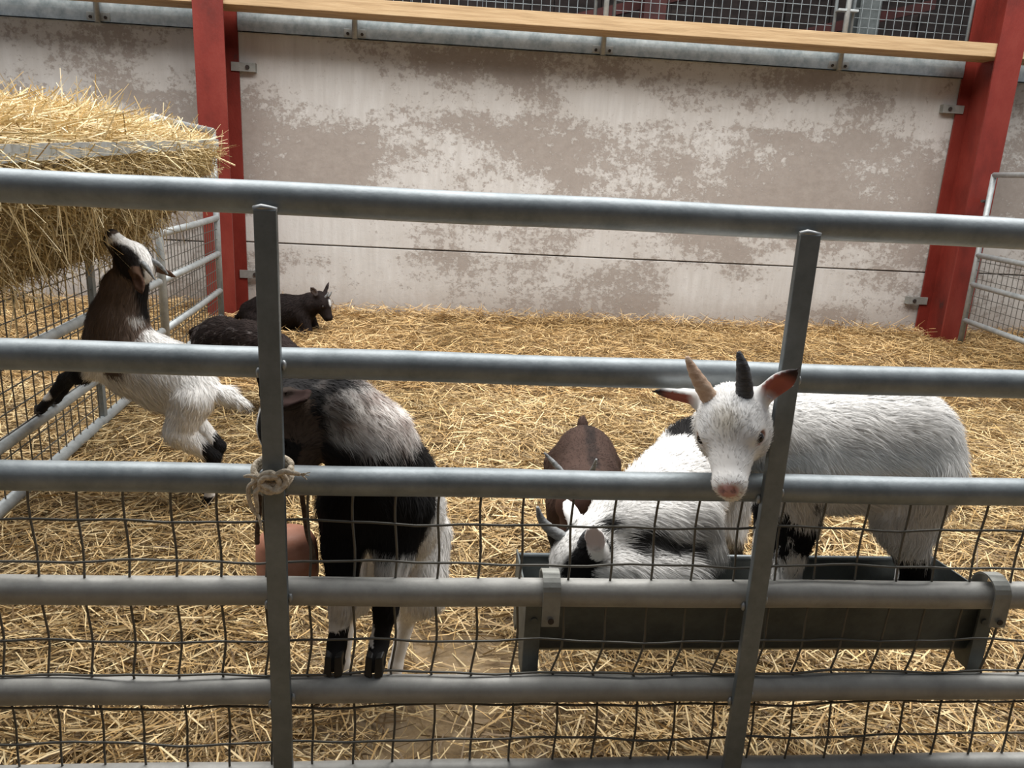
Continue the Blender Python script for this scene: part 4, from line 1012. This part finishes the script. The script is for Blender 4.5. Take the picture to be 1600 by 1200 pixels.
goat('brown and white goat reared up on the side hurdle to reach the hay', (-.82, 2.55, 0),
     spine=[((-1.105,2.60,.512),.098), ((-1.04,2.59,.475),.112), ((-.93,2.565,.430),.112), ((-.855,2.55,.392),.096)],
     neck=[((-1.012,2.585,.785),.048), ((-1.055,2.595,.715),.062), ((-1.085,2.60,.61),.084), ((-1.095,2.60,.545),.092)],
     legs=[('f', [(-1.14,2.555,.48),(-1.20,2.575,.435),(-1.285,2.625,.395),(-1.365,2.665,.312),(-1.408,2.69,.266)]),
           ('f', [(-1.14,2.655,.48),(-1.21,2.68,.44),(-1.29,2.73,.40),(-1.37,2.78,.312),(-1.415,2.81,.266)]),
           ('h', [(-.835,2.505,.37),(-.875,2.485,.265),(-.770,2.50,.185),(-.795,2.515,.055),(-.812,2.510,.014)]),
           ('h', [(-.845,2.60,.37),(-.885,2.62,.265),(-.785,2.61,.185),(-.825,2.61,.055),(-.84,2.605,.014)])],
     head=dict(c=(-.998,2.572,.795), f=(-.50,.05,.86), up=(.78,-.38,.48), s=.95, hoof_dir={0: (-.9,.3,-.3), 1: (-.9,.3,-.3)},
               ears=[(1, (-.72,.30,.05), (.1,.9,.3), .085, .042), (-1, (-.75,-.50,.15), (.2,-.8,.4), .085, .042)],
               horns=[([(-.002,.020,.042),(-.022,.026,.054),(-.046,.030,.060),(-.070,.032,.062)], [.0095,.009,.006,.002], 'horn_grey'),
                      ([(-.002,-.020,.042),(-.022,-.026,.054),(-.046,-.030,.060),(-.070,-.032,.062)], [.0095,.009,.006,.002], 'horn_grey')]),
     tail=[((-.790,2.545,.395),.030), ((-.735,2.54,.378),.030), ((-.675,2.535,.352),.014)],
     vox=.0055, color=col_rear, fur_n=40000, fur_len=1.2, flow_g=.6, fur_w=.0018)

# ---- dark brown goat grazing the litter
def col_dark(D):
    V = D['V']; k = fbm(V, 45, 4)[:, None]; c = np.tile(np.array([.026,.018,.016]), (len(V), 1))*(.55+.9*k)
    st = np.clip((fbm(V*[1,1,.5], 70, 6)-.60)/.08, 0, 1)*np.isin(D['tag'], ('body',))*(D['N'][:, 2] < .75); c = blend(c, st*.5, (.30,.26,.25))
    c = blend(c, np.clip((.17-V[:, 2])/.05+(fbm(V, 40, 6)-.5), 0, .8)*(D['tag'] == 'body'), (.10,.065,.042))
    return head_common(c, D, (.02,.018,.018), (.06,.04,.035))
goat('shaggy dark brown goat nosing the straw behind the rearing goat', (-1.0, 3.75, 0),
     spine=[((-.83,3.615,.280),.100), ((-.95,3.69,.290),.112), ((-1.10,3.79,.285),.114), ((-1.17,3.84,.268),.098)],
     neck=[((-.615,3.46,.185),.050), ((-.68,3.51,.25),.064), ((-.79,3.59,.28),.085)],
     legs=[('f', [(-.85,3.565,.25),(-.845,3.56,.17),(-.85,3.55,.10),(-.85,3.545,.035),(-.845,3.53,.0)]), ('f', [(-.86,3.68,.25),(-.845,3.68,.17),(-.85,3.68,.10),(-.85,3.675,.035),(-.84,3.665,.0)]),
           ('h', [(-1.16,3.78,.24),(-1.13,3.745,.17),(-1.185,3.80,.11),(-1.165,3.79,.035),(-1.155,3.78,.0)]), ('h', [(-1.20,3.89,.24),(-1.17,3.87,.17),(-1.22,3.92,.11),(-1.205,3.91,.035),(-1.195,3.90,.0)])],
     head=dict(c=(-.605,3.45,.180), f=(.50,-.40,-.76), up=(.6,-.3,.7), s=.9,
               ears=[(1, (-.2,.95,.05), (.6,.1,-.5), .08, .042), (-1, (-.2,-.95,.05), (.6,-.1,-.5), .08, .042)],
               horns=[([(-.002,.020,.042),(-.02,.026,.062),(-.045,.030,.074),(-.07,.032,.078)], [.0095,.009,.006,.002], 'horn_dark'),
                      ([(-.002,-.020,.042),(-.02,-.026,.062),(-.045,-.030,.074),(-.07,-.032,.078)], [.0095,.009,.006,.002], 'horn_dark')]),
     tail=[((-1.25,3.90,.32),.018), ((-1.28,3.92,.30),.014), ((-1.29,3.93,.27),.007)],
     vox=.007, color=col_dark, fur_n=14000, fur_len=1.0, fur_w=.0026)

# ---- dark goat lying by the wall
def col_lying(D):
    V = D['V']; H = D['H']; c = np.tile(np.array([.016,.011,.010]), (len(V), 1))*(.7+.6*fbm(V, 30, 4)[:, None])
    c = blend(c, blob(H, (.055,0,.040), (.026,.018,.018), .3, 2, 20, .2)*(D['tag'] == 'head'), WHITE*.7)
    return head_common(c, D, (.02,.018,.018), (.10,.08,.075))
gz = -.035
goat('dark brown goat lying in the straw against the back wall', (-1.25, 5.75, gz),
     spine=[((-1.10,5.70,.095),.115), ((-1.20,5.72,.090),.122), ((-1.34,5.75,.075),.125), ((-1.44,5.78,.055),.105)],
     neck=[((-.945,5.665,.195),.060), ((-1.0,5.675,.165),.076), ((-1.08,5.70,.12),.098)],
     legs=[('f', [(-1.06,5.64,.08),(-1.02,5.61,-.02),(-1.08,5.60,-.05),(-1.12,5.59,-.05),(-1.14,5.59,-.05)]), ('f', [(-1.05,5.76,.08),(-1.0,5.77,-.03),(-1.05,5.80,-.02),(-1.08,5.80,-.02),(-1.1,5.80,-.02)]),
           ('h', [(-1.42,5.69,.03),(-1.31,5.62,.03),(-1.42,5.58,-.01),(-1.34,5.55,-.02),(-1.31,5.545,-.02)]), ('h', [(-1.45,5.86,.03),(-1.34,5.90,.03),(-1.45,5.93,-.01),(-1.38,5.94,-.02),(-1.35,5.94,-.02)])],
     head=dict(c=(-.930,5.655,.200), f=(.62,-.28,-.72), up=(.7,-.2,.65), s=1.12,
               ears=[(1, (-.55,.30,.75), (.5,.6,.1), .10, .042), (-1, (-.75,-.60,.30), (.4,-.7,.1), .085, .042)],
               horns=[([(.015,.018,.042),(.012,.02,.066),(.004,.02,.092)], [.009,.007,.002], 'horn_grey'), ([(.015,-.018,.042),(.012,-.02,.066),(.004,-.02,.092)], [.009,.007,.002], 'horn_grey')]),
     tail=[((-1.53,5.80,.06),.02), ((-1.57,5.81,.02),.015), ((-1.58,5.81,-.01),.008)],
     vox=.0075, color=col_lying, fur_n=16000, fur_len=1.0, fur_w=.003)
